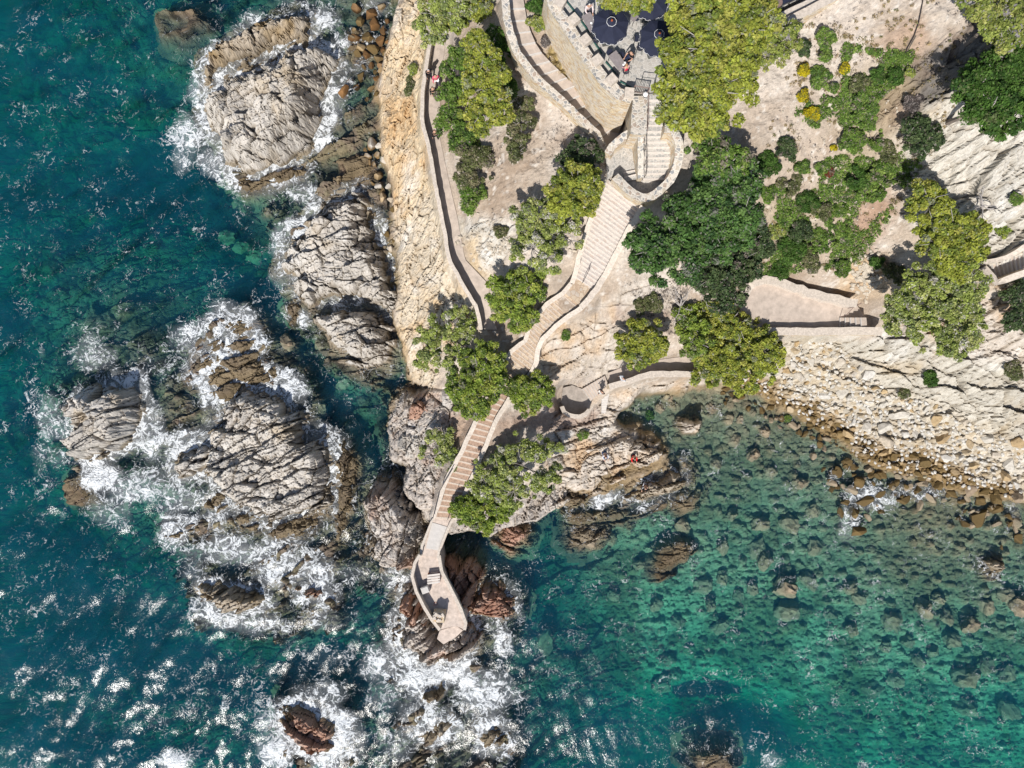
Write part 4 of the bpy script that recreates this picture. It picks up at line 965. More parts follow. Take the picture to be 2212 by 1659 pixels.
# terrace retaining wall with merlons
TW = [(1188,-20,16.0),(1200,20,16.0),(1221,48,16.0),(1250,92,16.0),(1280,137,16.0),(1306,172,16.0),(1337,203,16.0),(1366,210,16.0)]
tw = wall("retaining_wall", "tall cream terrace wall with battlement blocks along its top", TW, 0.62, M_wall, M_coping, cop_h=0.1, batter=0.045, side=-1, rough=0.03)
for a, b, r in ((1210,4,58),(1240,40,-50),(1265,84,-52),(1291,128,-52),(1322,170,-48),(1360,199,-6)):
    m = MB(); v = P3(a, b, 16.35) - tw.location
    m.box((v.x, v.y, v.z - .22), (0.60, 0.60, 0.46), math.radians(r), taper=.95); m.build("merlon", M_parapet, tw)
t = tag(empty("buttress", P3(1382, 248, 11)), "flat mosaic-topped stone buttress beside the terrace gate", "buttress")
m = MB(); pl = [P(a, b, 15.25) for a, b in [(1368,207),(1398,207),(1397,288),(1386,292),(1362,288),(1364,250)]]
l0 = t.location
m.prism([(x - l0.x, y - l0.y) for x, y in pl], -0.6, 4.15); m.build("body", M_wall, t)
m = MB(); m.prism([(x - l0.x, y - l0.y) for x, y in pl], 4.152, 4.27); m.build("coping", M_coping, t)
wall("parapet_wall", "pale wall with dark rail edging the shaded terrace at the top right", [(1628,72,16.1),(1664,56,16.1),(1740,18,16.1),(1830,-30,16.1)], 0.8, M_wall, M_parapet, batter=0.18, side=-1)

# iron rails and gate
def rail(label, pts, z0=0.0, h=0.9, name="handrail", posts=True, rad=0.022, mat=None):
    o = empty(name, P3(*pts[0])); c = o.location
    q = [P3(*p) - c for p in pts]
    m = MB(); m.tube([v + Vector((0, 0, h)) for v in q], rad, 6); m.build("top_rail", mat or M_rail, o)
    if posts:
        for v in q:
            m = MB(); m.tube([v + Vector((0, 0, -0.05)), v + Vector((0, 0, h))], rad * .85, 6); m.build("post", mat or M_rail, o)
    return tag(o, label, "railing")
rail("thin dark handrail beside the thin wall of the bright paved steps", [(1390,294,14.3),(1390,330,13.9),(1391,360,13.5),(1391,384,13.1)])
rail("brown iron rail along the edge of the flat buttress", [(1399,208,15.27),(1398,245,15.27),(1397,286,15.27)], h=.35, mat=M_rail_l)
rail("dark handrail following the inside of the curved parapet", [(1452,290,14.4),(1454,335,13.7),(1446,372,13.2),(1430,395,13.0)], h=.8, mat=M_rail_l)
rail("grey tubular barrier near the terrace gate beside the big pine", [(1384,178,15.5),(1412,181,15.5),(1411,190,15.5)], h=.75, mat=M_metal)
rail("thin handrail on the lower right end of the widest staircase", [(1272,582,9.9),(1258,611,9.45)], h=.85)
rail("brown handrail climbing beside the short steps of the viewing terrace", [(1815,684,6.55),(1832,666,6.8),(1848,658,7.1)], h=.9, mat=M_rail_l)
rail("handrail at the foot of the rusty staircase by the footbridge", [(985,1068,4.85),(969,1118,4.3)], h=.85)
rail("long dark rail along the left wall of the rusty staircase", [(979,1010,5.4),(950,1060,5.1),(936,1118,4.75)], h=.3, posts=False, rad=.03)
rail("dark rail on top of the pale wall at the top right terrace", [(1664,54,16.1),(1740,16,16.1),(1830,-32,16.1)], h=.12, posts=True, rad=.04)
g = tag(empty("iron_gate", P3(1366, 199, 15.5)), "brown iron gate with bars at the terrace corner above the buttress", "gate")
m = MB(); a, b = Vector((0, 0, 0)), P3(1397, 204, 15.5) - g.location
for z in (0.08, 0.95): m.tube([a + Vector((0, 0, z)), b + Vector((0, 0, z))], 0.028, 6)
m.tube([a, a + Vector((0, 0, 1))], .03); m.tube([b, b + Vector((0, 0, 1))], .03); m.build("frame", M_rail_l, g)
for i in range(1, 9):
    m = MB(); v = a.lerp(b, i / 9); m.tube([v + Vector((0, -.02, .08)), v + Vector((0, -.02, .95))], .014, 5); m.build("bar", M_rail, g)
for a, b, c, d in ((1213,8,1240,42),(1246,52,1265,78),(1272,95,1291,122),(1299,140,1322,166),(1330,182,1356,196)):
    p0, p1 = P3(a + 9, b - 5, 15.5), P3(c + 9, d - 5, 15.5); o = empty("glass_panel", p0); q = p1 - p0
    s = Vector((-q.y, q.x, 0)).normalized() * .02
    m = MB(); m.add([s, q + s, q - s, -s, s + Vector((0,0,.12)), q + s + Vector((0,0,.12)), q - s + Vector((0,0,.12)), -s + Vector((0,0,.12))], [(0,1,5,4),(1,2,6,5),(2,3,7,6),(3,0,4,7),(4,5,6,7),(3,2,1,0)]); m.build("pane", M_glass, o)
    m = MB(); m.tube([Vector((0,0,.13)), q + Vector((0,0,.13))], .025, 6); m.build("edge_rail", M_glass, o)
    tag(o, "dark green glass windbreak between two battlement blocks of the terrace", "glass panel", "green glass windbreaks along the terrace wall")
o = tag(empty("globe_lamp", P3(1392, 209, 15.25)), "round white globe lamp on the corner of the flat buttress", "lamp")
m = MB(); m.tube([(0,0,0),(0,0,.08),(0,0,.25)], [.09,.05,.04], 8); m.build("base", M_rail, o)
bm = bmesh.new(); bmesh.ops.create_uvsphere(bm, u_segments=16, v_segments=10, radius=.17); bmesh.ops.translate(bm, vec=(0,0,.4), verts=bm.verts)
me = bpy.data.meshes.new("globe"); bm.to_mesh(me); bm.free(); link("globe", me, M_white, o)

# ------------------------------------------------------------------ footbridge and lookout platform
br = tag(empty("footbridge", P3(948, 1160, 4.2)), "pale concrete footbridge linking the rusty stairs to the lookout", "bridge")
bl = br.location
def loc(pl, z, c): return [(P(a, b, z)[0] - c.x, P(a, b, z)[1] - c.y) for a, b in pl]
m = MB(); m.prism(loc([(937,1116),(980,1122),(971,1142),(952,1190),(948,1204),(908,1200),(911,1180),(933,1128)], 4.2, bl), -.55, 0); m.build("deck", M_floor, br)
m = MB(); m.prism(loc([(933,1128),(966,1138),(946,1189),(920,1184)], 4.2, bl), .004, .035); m.build("concrete_slab", M_conc, br)
for pl in ([(937,1116),(930,1126),(909,1179),(906,1202),(911,1202),(914,1181),(934,1128),(941,1118)], [(980,1122),(970,1143),(951,1190),(948,1206),(943,1206),(946,1189),(965,1141),(975,1121)]):
    m = MB(); m.prism(loc(pl, 4.55, bl), -.3, .38); m.build("kerb", M_parapet, br)
pt = tag(empty("lookout_platform", P3(948, 1285, 3)), "pinkish lookout platform ending in a pointed prow above red rocks", "platform")
ptl = pt.location
PLAT = [(908,1199),(897,1216),(892,1245),(900,1278),(917,1312),(933,1336),(950,1360),(985,1352),(1003,1360),(1006,1347),(996,1318),(982,1289),(967,1260),(954,1235),(948,1200)]
m = MB(); m.prism(loc(PLAT, 4.1, ptl), -3.4, 1.1); m.build("base", M_floor, pt)
def strip(line, th, z, h, nm, mat):
    q = [Vector((*P(a, b, z), 0)) - Vector((ptl.x, ptl.y, 0)) for a, b in line]; L_, R_ = [], []
    for i, v in enumerate(q):
        t_ = (q[min(i+1, len(q)-1)] - q[max(i-1, 0)]).normalized(); s = Vector((-t_.y, t_.x, 0)) * th / 2
        L_.append(v + s); R_.append(v - s)
    m = MB()
    for i in range(len(q) - 1):
        m.prism([(L_[i].x, L_[i].y), (L_[i+1].x, L_[i+1].y), (R_[i+1].x, R_[i+1].y), (R_[i].x, R_[i].y)], z - h - ptl.z, z - ptl.z + .004 * (i % 2))
    m.build(nm, mat, pt)
strip([(907,1199),(896,1216),(890,1245),(899,1278),(916,1312),(932,1338),(950,1361)], .24, 4.95, .85, "parapet", M_parapet)
strip([(948,1200),(954,1235),(967,1260),(982,1289),(996,1318),(1006,1347),(1003,1361)], .26, 4.45, .5, "kerb", M_parapet)
m = MB(); q = loc([(950,1362),(985,1352),(1000,1362),(985,1376),(958,1392),(944,1380)], 2.6, ptl); m.prism(q, -2.6, -.4); m.build("lower_step", M_floor, pt)
# things on the lookout
o = tag(empty("slatted_bench", P3(938, 1247, 4.1)), "pale slatted bench on the lookout platform", "bench")
for i in range(4):
    m = MB(); m.box((0, .30 - .2 * i, .45), (1.0, .15, .05), .12); m.build("slat", M_wood, o)
for x in (-.38, .38):
    m = MB(); m.box((x, 0, .21), (.07, .75, .42), .12); m.build("leg", M_orange, o)
o = tag(empty("stone_block", P3(920, 1270, 4.1)), "small white stone block by the left parapet of the lookout", "block")
o.rotation_euler = (0, 0, .35); m = MB(); m.box((0, 0, .3), (.62, .55, .6), taper=.93); m.box((0.02, 0, .615), (.5, .42, .03)); m.build("block", M_conc, o)
o = tag(empty("rubble_pillar", P3(950, 1326, 4.1)), "squat rubble stone pillar near the prow of the lookout", "pillar")
m = MB(); m.box((0, 0, .45), (.95, .85, .9), -.1, taper=.9); m.build("shaft", M_wall, o)
rg = random.Random(5)
for k in range(9):
    m = MB(); m.box((rg.uniform(-.33, .33), rg.uniform(-.3, .3), .93 + rg.uniform(0, .08)), (rg.uniform(.18, .34), rg.uniform(.16, .3), .14), rg.uniform(0, 3), taper=.8); m.build("cap_stone", M_parapet, o)
o = tag(empty("bent_iron_ring", P3(941, 1304, 4.12)), "rusty bent iron ring lying on the lookout floor", "iron ring")
m = MB(); m.tube([(.14 * math.cos(a), .11 * math.sin(a), .015) for a in np.linspace(0, 5.4, 12)], .014, 5); m.build("ring", M_orange, o)
m = MB(); m.tube([(-.2, -.12, .012), (.02, -.1, .014), (.2, -.02, .012)], .012, 5); m.build("bar", M_orange, o)

# ------------------------------------------------------------------ terrace furniture
def umbrella(px, py, label, rz=0.0, R_=1.12, zt=17.9):
    c = P3(px, py, zt); o = tag(empty("parasol", (c.x, c.y, TERR_Z), rz), label, "parasol", "navy parasols on the paved terrace")
    h = zt - TERR_Z; n = 8
    V = [(0, 0, h)]; F = []
    for j, (r, z) in enumerate(((.3, h - .13), (.75, h - .30), (1.0, h - .42))):
        for k in range(n * 2):
            a = math.pi * k / n; rr = r * R_ * (1 if k % 2 == 0 else math.cos(math.pi / n) * .985)
            V.append((rr * math.cos(a), rr * math.sin(a), z - (0 if k % 2 == 0 else .015)))
    N = n * 2
    for k in range(N): F.append((0, 1 + k, 1 + (k + 1) % N))
    for j in range(2):
        for k in range(N): F.append((1 + j*N + k, 1 + (j+1)*N + k, 1 + (j+1)*N + (k+1) % N, 1 + j*N + (k+1) % N))
    me = bpy.data.meshes.new("canopy"); me.from_pydata(V, [], F); cn = link("canopy", me, M_navy, o)
    ms = MB(); mt = MB()
    for k in range(n):                          # scalloped valance with a white hem
        p0 = Vector((R_ * math.cos(2*math.pi*k/n), R_ * math.sin(2*math.pi*k/n), h - .42)); p1 = Vector((R_ * math.cos(2*math.pi*(k+1)/n), R_ * math.sin(2*math.pi*(k+1)/n), h - .42))
        out_ = ((p0 + p1) / 2); out_.z = 0; out_.normalize()
        for s in range(4):
            a, b = p0.lerp(p1, s / 4), p0.lerp(p1, (s + 1) / 4); d = Vector((0, 0, -(.17 if s % 2 == 0 else .10))) + out_ * (.05 if s % 2 == 0 else .02)
            ms.add([a, b, b + d, a + d], [(0, 1, 2, 3)])
            mt.tube([a + d, b + d], .012, 4)
            if s < 3: mt.tube([b + d, b + (Vector((0, 0, -.10)) + out_ * .02 if s % 2 == 0 else Vector((0, 0, -.17)) + out_ * .05)], .012, 4)
    ms.build("valance", M_navy, o); mt.build("hem", M_trim, o)
    mv = MB(); q = [(.3 * math.cos(2*math.pi*k/n), .3 * math.sin(2*math.pi*k/n), h + .02) for k in range(n)]
    mv.add(q + [(0, 0, h + .16)], [(k, (k + 1) % n, n) for k in range(n)]); mv.build("vent_cap", M_navy, o)
    mr = MB(); mr.tube([Vector(v) * 1.0 for v in q + [q[0]]], .014, 5); mr.build("vent_trim", M_trim, o)
    mf = MB(); mf.tube([(0, 0, h + .15), (0, 0, h + .22), (0, 0, h + .27)], [.07, .06, .02], 8); mf.build("finial", M_orange, o)
    mp_ = MB(); mp_.tube([(0, 0, .06), (0, 0, h)], .03, 8); mp_.build("pole", M_metal, o)
    mb = MB(); mb.box((0, 0, .04), (.6, .6, .08)); mb.build("base", M_metal, o)
    for k in range(n):
        m_ = MB(); a = 2 * math.pi * k / n; m_.tube([(0, 0, h - .02), (R_ * .98 * math.cos(a), R_ * .98 * math.sin(a), h - .44)], .012, 4); m_.build("rib", M_metal, o)
    return o
umbrella(1321, 47, "navy parasol with white ring trim fully in view on the terrace", .2)
umbrella(1424, 74, "second navy parasol half hidden behind the big pine", .35)
umbrella(1409, -6, "third navy parasol mostly cut off by the top edge and pine twigs", .1)
def table(px, py, label, rz, lx=1.14, ly=.6, cups=()):
    o = tag(empty("cafe_table", P3(px, py, 15.5), rz), label, "table", "grey tables on the paved terrace"); o.location = (*P(px, py, 16.22), 15.5)
    m = MB(); m.box((0, 0, .72), (lx, ly, .04)); m.build("tabletop", M_table, o)
    for sx in (-1, 1):
        for sy in (-1, 1):
            m = MB(); m.tube([(sx*(lx/2-.06), sy*(ly/2-.06), 0), (sx*(lx/2-.06), sy*(ly/2-.06), .7)], .022, 6); m.build("leg", M_metal, o)
    return o
def cup(px, py, label, z=16.24):
    o = tag(empty("coffee_cup", P3(px, py, z)), label, "cup")
    m = MB(); m.tube([(0, 0, .0), (0, 0, .012)], [.05, .075], 12); m.build("saucer", M_white, o)
    m = MB(); m.tube([(0, 0, .012), (0, 0, .05), (0, 0, .085)], [.025, .036, .042], 10); m.build("bowl", M_white, o)
table(1334, 131, "grey table with two cups in front of the man in black", math.radians(-54))
table(1275, 48, "grey table at the terrace wall partly under the first parasol", math.radians(-62))
table(1402, 82, "grey table mostly hidden under the second parasol", math.radians(-75))
table(1361, 27, "dark shaded table behind the first parasol under pine twigs", math.radians(-40))
table(1413, 16, "pale table between the third parasol and the pine", math.radians(-20), .7, .6)
cup(1347, 140, "white coffee cup nearer the child on the table with two cups"); cup(1350, 136, "white coffee cup nearer the man in black")
cup(1277, 50, "white cup on the table at the terrace wall"); cup(1361, 27, "white cup on the dark shaded table behind the first parasol")
def chair(px, py, label, rz):
    o = tag(empty("cafe_chair", P3(px, py, 15.5), rz), label, "chair", "navy-seated metal chairs on the terrace"); o.location = (*P(px, py, 15.95), 15.5)
    m = MB(); n = 14; m.prism([(.21 * math.cos(2*math.pi*k/n), .21 * math.sin(2*math.pi*k/n)) for k in range(n)], .43, .47); m.build("seat", M_navy, o)
    m = MB(); m.tube([(.2 * math.cos(a), -.2 - .06 * math.sin(a) * 0 - .02, .45 + .42 * math.sin(a)) for a in np.linspace(0, math.pi, 11)], .013, 5); m.build("back_hoop", M_metal, o)
    m = MB(); m.tube([(.1 * math.cos(a), -.21, .45 + .3 * math.sin(a)) for a in np.linspace(0, math.pi, 9)], .010, 5); m.build("inner_hoop", M_metal, o)
    for sx, sy in ((-1, -1), (1, -1), (1, 1), (-1, 1)):
        m = MB(); m.tube([(sx*.13, sy*.13, .43), (sx*.19, sy*.2, 0)], .012, 5); m.build("leg", M_metal, o)
    return o
for px, py, rz, lb in ((1288,86,-.4,"navy chair by the terrace wall below the first parasol"),(1317,113,2.4,"navy chair at the wall side of the table with two cups"),(1342,119,-.8,"navy chair tucked at the parasol side of the table with two cups"),
    (1375,83,-1.3,"navy chair left of the second parasol"),(1383,103,-.2,"navy chair below the left rim of the second parasol"),(1375,38,2.6,"navy chair beside the dark shaded table"),(1425,31,.6,"navy chair nearest the pine foliage edge"),
    (1347,22,2.0,"navy chair half hidden behind the first parasol rim"),(1363,122,1.6,"chair carrying the man in black"),(1352,153,.3,"chair carrying the child in the red vest"),(1270,18,2.8,"chair carrying the person in white at the wall table")):
    chair(px, py, lb, rz)
o = tag(empty("round_table", P3(1670, 18, 15.5)), "small round brown table on the shaded terrace at the top right", "table")
m = MB(); m.prism([(.32 * math.cos(a), .32 * math.sin(a)) for a in np.linspace(0, 2*math.pi, 18)[:-1]], .70, .74); m.build("tabletop", M_rail_l, o)
m = MB(); m.tube([(0, 0, .02), (0, 0, .7)], .04, 8); m.build("pedestal", M_rail, o)
m = MB(); m.prism([(.24 * math.cos(a), .24 * math.sin(a)) for a in np.linspace(0, 2*math.pi, 14)[:-1]], 0, .03); m.build("foot", M_rail, o)
for px, py, lb in ((1691,4,"navy cushioned armchair on the shaded terrace nearest the round table"),(1707,-3,"navy cushioned armchair cut by the top edge of the photo")):
    o = tag(empty("armchair", P3(px, py, 15.5), .45), lb, "armchair")
    m = MB(); m.box((0, 0, .40), (.56, .56, .14)); m.build("seat_cushion", M_navy, o)
    m = MB(); m.box((0, .27, .66), (.56, .1, .46)); m.build("backrest", M_navy, o)
    m = MB(); m.box((0, 0, .28), (.62, .62, .08)); m.build("frame", M_metal, o)
    for sx, sy in ((-1, -1), (1, -1), (1, 1), (-1, 1)):
        m = MB(); m.box((sx*.28, sy*.28, .12), (.05, .05, .24)); m.build("leg", M_metal, o)
# ------------------------------------------------------------------ people
def skin_mesh(name, J, E, mat, parent, sub=1):
    """J: list of (xyz, radius); E: edges. Grown with a Skin modifier and baked"""
    me = bpy.data.meshes.new(name); me.from_pydata([j[0] for j in J], E, [])
    o = bpy.data.objects.new(name + "_tmp", me); C.objects.link(o)
    md = o.modifiers.new("skin", 'SKIN'); md.use_smooth_shade = True
    if not me.skin_vertices: 
        pass
    for i, j in enumerate(J):
        r = j[1]; me.skin_vertices[0].data[i].radius = (r, r) if not isinstance(r, tuple) else r
        me.skin_vertices[0].data[i].use_root = (i == 0)
    if sub:
        s = o.modifiers.new("sub", 'SUBSURF'); s.levels = sub; s.render_levels = sub
    dg = bpy.context.evaluated_depsgraph_get(); dg.update()
    m2 = bpy.data.meshes.new_from_object(o.evaluated_get(dg)); m2.name = name
    bpy.data.objects.remove(o); bpy.data.meshes.remove(me)
    m2.materials.clear()
    return link(name, m2, mat, parent)
CLOTH = {}
def cloth(c):
    if c not in CLOTH: CLOTH[c] = plain("cloth_%d" % len(CLOTH), c, 0.9, .15, 20.0, bs=0)
    return CLOTH[c]
M_skin = plain("skin", (0.50, 0.30, 0.21), .6, .08, 20, bs=0)
def person(label, loc, rz, pose='stand', shirt=(.02,.02,.025), pants=(.03,.03,.04), shoes=(.05,.05,.05), hair=(.03,.022,.018), long_sleeve=True, scale=1.0, lean=0.0, bald=False, vest=None, step=0.0, arms=(0.1, 0.1)):
    o = tag(empty("person", loc, rz), label, "person"); o.scale = (scale,) * 3
    V_ = Vector
    sit = pose == 'sit'
    hz = 0.52 if sit else 0.93
    fwd = lean
    pel = V_((0, 0, hz)); sp = pel + V_((0, .05 * fwd, .22)); ch = pel + V_((0, .16 * fwd, .42)); nk = pel + V_((0, .22 * fwd, .55)); hd0 = nk + V_((0, .02 + .06 * fwd, .10)); hd1 = hd0 + V_((0, .02 + .04 * fwd, .11))
    J = [(pel, (.145, .105)), (sp, (.13, .095)), (ch, (.155, .105)), (nk, .055), (hd0, (.075, .088)), (hd1, (.07, .085))]
    E = [(0, 1), (1, 2), (2, 3), (3, 4), (4, 5)]
    J.append((hd0 + V_((0, .105, .015)), .016)); E.append((4, 6))             # nose
    for s in (-1, 1): J.append((hd0 + V_((s * .088, 0, .01)), .016)); E.append((4, len(J) - 1))     # ears
    arm, leg = [], []
    for k, s in enumerate((-1, 1)):
        sh = ch + V_((s * .185, 0, .06)); b = arms[k]
        if sit or b > .3:
            el = sh + V_((s * .05, .16, -.24)); wr = el + V_((-s * .08, .22, -.02 if sit else .02)); hp = wr + V_((-s * .02, .07, -.01)); fd = V_((-s * .15, .95, -.3)).normalized(); sd = V_((1, 0, 0))
        else:
            el = sh + V_((s * .05, -.03 + step * s * .12, -.29)); wr = el + V_((s * .02, .06 + step * s * .12, -.25)); hp = wr + V_((0, .015, -.075)); fd = V_((0, .12, -1)).normalized(); sd = V_((0, 1, 0))
        i0 = len(J); J += [(sh, .058), (el, .042), (wr, .028), (hp, (.034, .018))]
        E += [(2, i0), (i0, i0 + 1), (i0 + 1, i0 + 2), (i0 + 2, i0 + 3)]
        for f in range(4):                                                   # four fingers and a thumb
            ln = (.062, .072, .068, .052)[f]; root = hp + sd * (-.027 + .018 * f) + fd * .03
            mid_ = root + fd * ln * .55 + V_((0, 0, -.004)); tip = mid_ + (fd + V_((-s * .25, 0, 0)) * (0 if sit else 1)).normalized() * ln * .5
            j0 = len(J); J += [(root, .0095), (mid_, .0085), (tip, .0075)]; E += [(i0 + 3, j0), (j0, j0 + 1), (j0 + 1, j0 + 2)]
        tr_ = hp - sd * .034 - fd * .02; j0 = len(J); J += [(tr_, .011), (tr_ - sd * .02 + fd * .04, .009)]; E += [(i0 + 3, j0), (j0, j0 + 1)]
        arm.append((sh, el, wr, s))
        hip = pel + V_((s * .09, 0, -.06))
        if sit: kn = hip + V_((s * .04, .42, .04)); an = kn + V_((0, .04, -.42)); 
        else: kn = hip + V_((s * .01, .03 + step * -s * .16, -.42)); an = hip + V_((s * .02, -.02 + step * -s * .26, -.80))
        to = an + V_((s * .02, .16, -.05))
        i0 = len(J); J += [(hip, .088), (kn, .056), (an, .037), (to, (.04, .026))]; E += [(0, i0), (i0, i0 + 1), (i0 + 1, i0 + 2), (i0 + 2, i0 + 3)]
        leg.append((hip, kn, an, to))
    skin_mesh("body", J, E, M_skin, o)
    g = .014
    Js = [(pel + V_((0, 0, .05)), (.145 + g, .105 + g)), (sp, (.135 + g, .1 + g)), (ch, (.158 + g, .108 + g)), (nk + V_((0, 0, -.05)), .075)]; Es = [(0, 1), (1, 2), (2, 3)]
    for sh, el, wr, s in arm:
        i0 = len(Js); Js += [(sh, .066), (sh.lerp(el, .6), .056)]; Es += [(2, i0), (i0, i0 + 1)]
        if long_sleeve: Js += [(el, .05), (el.lerp(wr, .9), .04)]; Es += [(i0 + 1, i0 + 2), (i0 + 2, i0 + 3)]
    skin_mesh("top", Js, Es, cloth(shirt), o)
    if vest:
        skin_mesh("vest", [(pel + V_((0, 0, .08)), (.165, .13)), (sp, (.16, .13)), (ch, (.178, .135)), (nk + V_((0, 0, -.06)), .085)], [(0, 1), (1, 2), (2, 3)], cloth(vest), o)
    Jp = [(pel, (.145 + g, .105 + g))]; Ep = []
    for hip, kn, an, to in leg:
        i0 = len(Jp); Jp += [(hip, .098), (kn, .068), (kn.lerp(an, .88), .055)]; Ep += [(0, i0), (i0, i0 + 1), (i0 + 1, i0 + 2)]
    skin_mesh("trousers", Jp, Ep, cloth(pants), o)
    for hip, kn, an, to in leg:
        skin_mesh("shoe", [(an + V_((0, -.03, -.035)), (.048, .045)), (an + V_((0, .07, -.05)), (.046, .036)), (to + V_((0, .01, 0)), (.043, .03))], [(0, 1), (1, 2)], cloth(shoes), o)
    if not bald:
        skin_mesh("hair", [(hd1 + V_((0, -.02, -.005)), (.086, .094)), (hd0 + V_((0, -.045, .03)), (.085, .075)), (hd0 + V_((0, -.06, -.05)), (.06, .04))], [(0, 1), (1, 2)], cloth(hair), o)
    return o
def face(dx, dy):            # heading from a direction in the photo (right, down)
    return math.atan2(-dy, dx) - math.pi / 2
def gp(px, py, z0): 
    v = on_ground(px, py, z0); return v
person("person in black with white shoes leaning by the wall of the left path", P3(929, 168, 7.42), face(1, 2.4), shirt=(.008,.01,.016), pants=(.012,.012,.02), shoes=(.75,.75,.78), hair=(.5,.5,.52), step=.9, lean=.6)
person("person in a pink top and white trousers on the left path", P3(945, 183, 7.42), face(.5, 2), shirt=(.72,.12,.2), pants=(.78,.78,.8), shoes=(.6,.6,.62), step=.7)
person("dark dressed walker third in line on the left path", P3(939, 209, 7.42), face(.6, 2), shirt=(.012,.012,.014), pants=(.02,.016,.012), shoes=(.3,.17,.08), step=.7)
person("lone dark walker farthest down the left path", P3(943, 299, 7.25), face(.6, 2), shirt=(.02,.016,.018), pants=(.012,.012,.014), shoes=(.03,.03,.03), hair=(.06,.03,.02), step=.6)
person("walker in pale grey on the shaded right lower path", P3(1341, 818, 5.22), face(-2, .8), shirt=(.55,.6,.66), pants=(.5,.52,.55), shoes=(.6,.6,.6), step=.6)
person("walker in black and white on the short dark steps", P3(1296, 846, 4.3), face(-2, 1.4), shirt=(.04,.035,.04), pants=(.6,.58,.56), shoes=(.6,.6,.6), step=.6)
def seated(label, px, py, z0, fx, fy, **k):
    v = on_ground(px, py, z0); 
    return person(label, (v.x, v.y, v.z - .38), face(fx, fy), 'sit', **k)
def reef_z(px, py, z):
    x, y = P(px, py, z); dg = bpy.context.evaluated_depsgraph_get()
    hit, lc, *_ = S.ray_cast(dg, Vector((x, y, 40)), Vector((0, 0, -1)))
    return Vector((x, y, lc.z if hit else z))
bpy.context.view_layer.update()
v = reef_z(1303, 978, 1.6); person("sunbather in white and blue seated on the flat reef", v + Vector((0, 0, -.40)), face(.3, 1), 'sit', shirt=(.55,.57,.62), pants=(.04,.08,.2), shoes=(.1,.2,.4), lean=.7)
v = reef_z(1367, 985, 1.6); person("person in a bright red jacket on the flat reef", v + Vector((0, 0, -.40)), face(.2, 1), 'sit', shirt=(.68,.008,.012), pants=(.02,.02,.025), lean=.6)
v = reef_z(1397, 1050, 1.1); person("person in black with pale trousers seated past the foaming gully", v + Vector((0, 0, -.40)), face(-.4, 1), 'sit', shirt=(.01,.01,.013), pants=(.6,.6,.66), shoes=(.6,.6,.62), lean=.7)
v = reef_z(1405, 1047, 1.1); o = tag(empty("backpack", v), "black backpack beside the person past the foaming gully", "backpack")
m = MB(); m.box((0, 0, .22), (.34, .26, .46), .4, taper=.8); m.build("body", M_rail, o)
m = MB(); m.tube([(.1, .13, .1), (.12, .24, .25), (.1, .13, .4)], .02, 5); m.build("strap", M_rail_l, o)
v = P3(1363, 122, 15.5); person("bald man in a black T-shirt seated at the table with two cups", (*P(1363, 122, 16.0), 15.46), face(-1.3, 1.1), 'sit', shirt=(.01,.01,.012), pants=(.02,.03,.07), long_sleeve=False, bald=True, lean=.3)
person("child in a red vest and pink sleeves at the end of the table", (*P(1352, 152, 16.0), 15.52), face(-.35, -1), 'sit', shirt=(.75,.42,.45), pants=(.05,.05,.07), vest=(.6,.015,.07), hair=(.36,.22,.10), scale=.86, lean=.4)
person("person in a white and pink shirt seated at the terrace wall table", (*P(1270, 19, 16.0), 15.46), face(.3, 1), 'sit', shirt=(.72,.6,.6), pants=(.06,.06,.08), hair=(.6,.58,.55), lean=.4)

# ------------------------------------------------------------------ trees and shrubs
PAL = {
 'pine': ((0.361, 0.398, 0.065), (0.217, 0.278, 0.056), (0.448, 0.443, 0.103), (0.314, 0.332, 0.212)),
 'pineg': ((0.272, 0.364, 0.062), (0.164, 0.24, 0.055), (0.399, 0.444, 0.094), (0.337, 0.342, 0.225)),
 'sparse': ((0.359, 0.428, 0.109), (0.245, 0.299, 0.109), (0.472, 0.497, 0.186), (0.572, 0.55, 0.485)),
 'olive': ((0.18, 0.202, 0.08), (0.115, 0.137, 0.059), (0.259, 0.238, 0.138), (0.374, 0.331, 0.266)),
 'carob': ((0.104, 0.203, 0.053), (0.062, 0.128, 0.044), (0.166, 0.276, 0.078), (0.235, 0.246, 0.196)),
 'dark': ((0.089, 0.138, 0.055), (0.057, 0.089, 0.044), (0.138, 0.186, 0.078), (0.243, 0.211, 0.179)),
 'bush': ((0.175, 0.286, 0.056), (0.099, 0.174, 0.044), (0.265, 0.362, 0.088), (0.304, 0.269, 0.212)),
 'deep': ((0.078,0.162,0.031), (0.050,0.108,0.026), (0.114,0.210,0.044), (0.144,0.180,0.073)),
 'yellow': ((0.6, 0.506, 0.025), (0.432, 0.342, 0.029), (0.216, 0.26, 0.056), (0.24, 0.24, 0.073)),
 'red': ((0.288,0.078,0.041), (0.192,0.060,0.034), (0.168,0.120,0.060), (0.240,0.180,0.138)),
 'grey': ((0.180,0.150,0.138), (0.120,0.102,0.099), (0.228,0.204,0.190), (0.312,0.264,0.242)),
 'straw': ((0.432,0.336,0.190), (0.336,0.264,0.138), (0.240,0.240,0.112), (0.360,0.300,0.203)),
 'ylgreen': ((0.333, 0.386, 0.096), (0.213, 0.27, 0.067), (0.425, 0.432, 0.142), (0.37, 0.345, 0.348)),
}
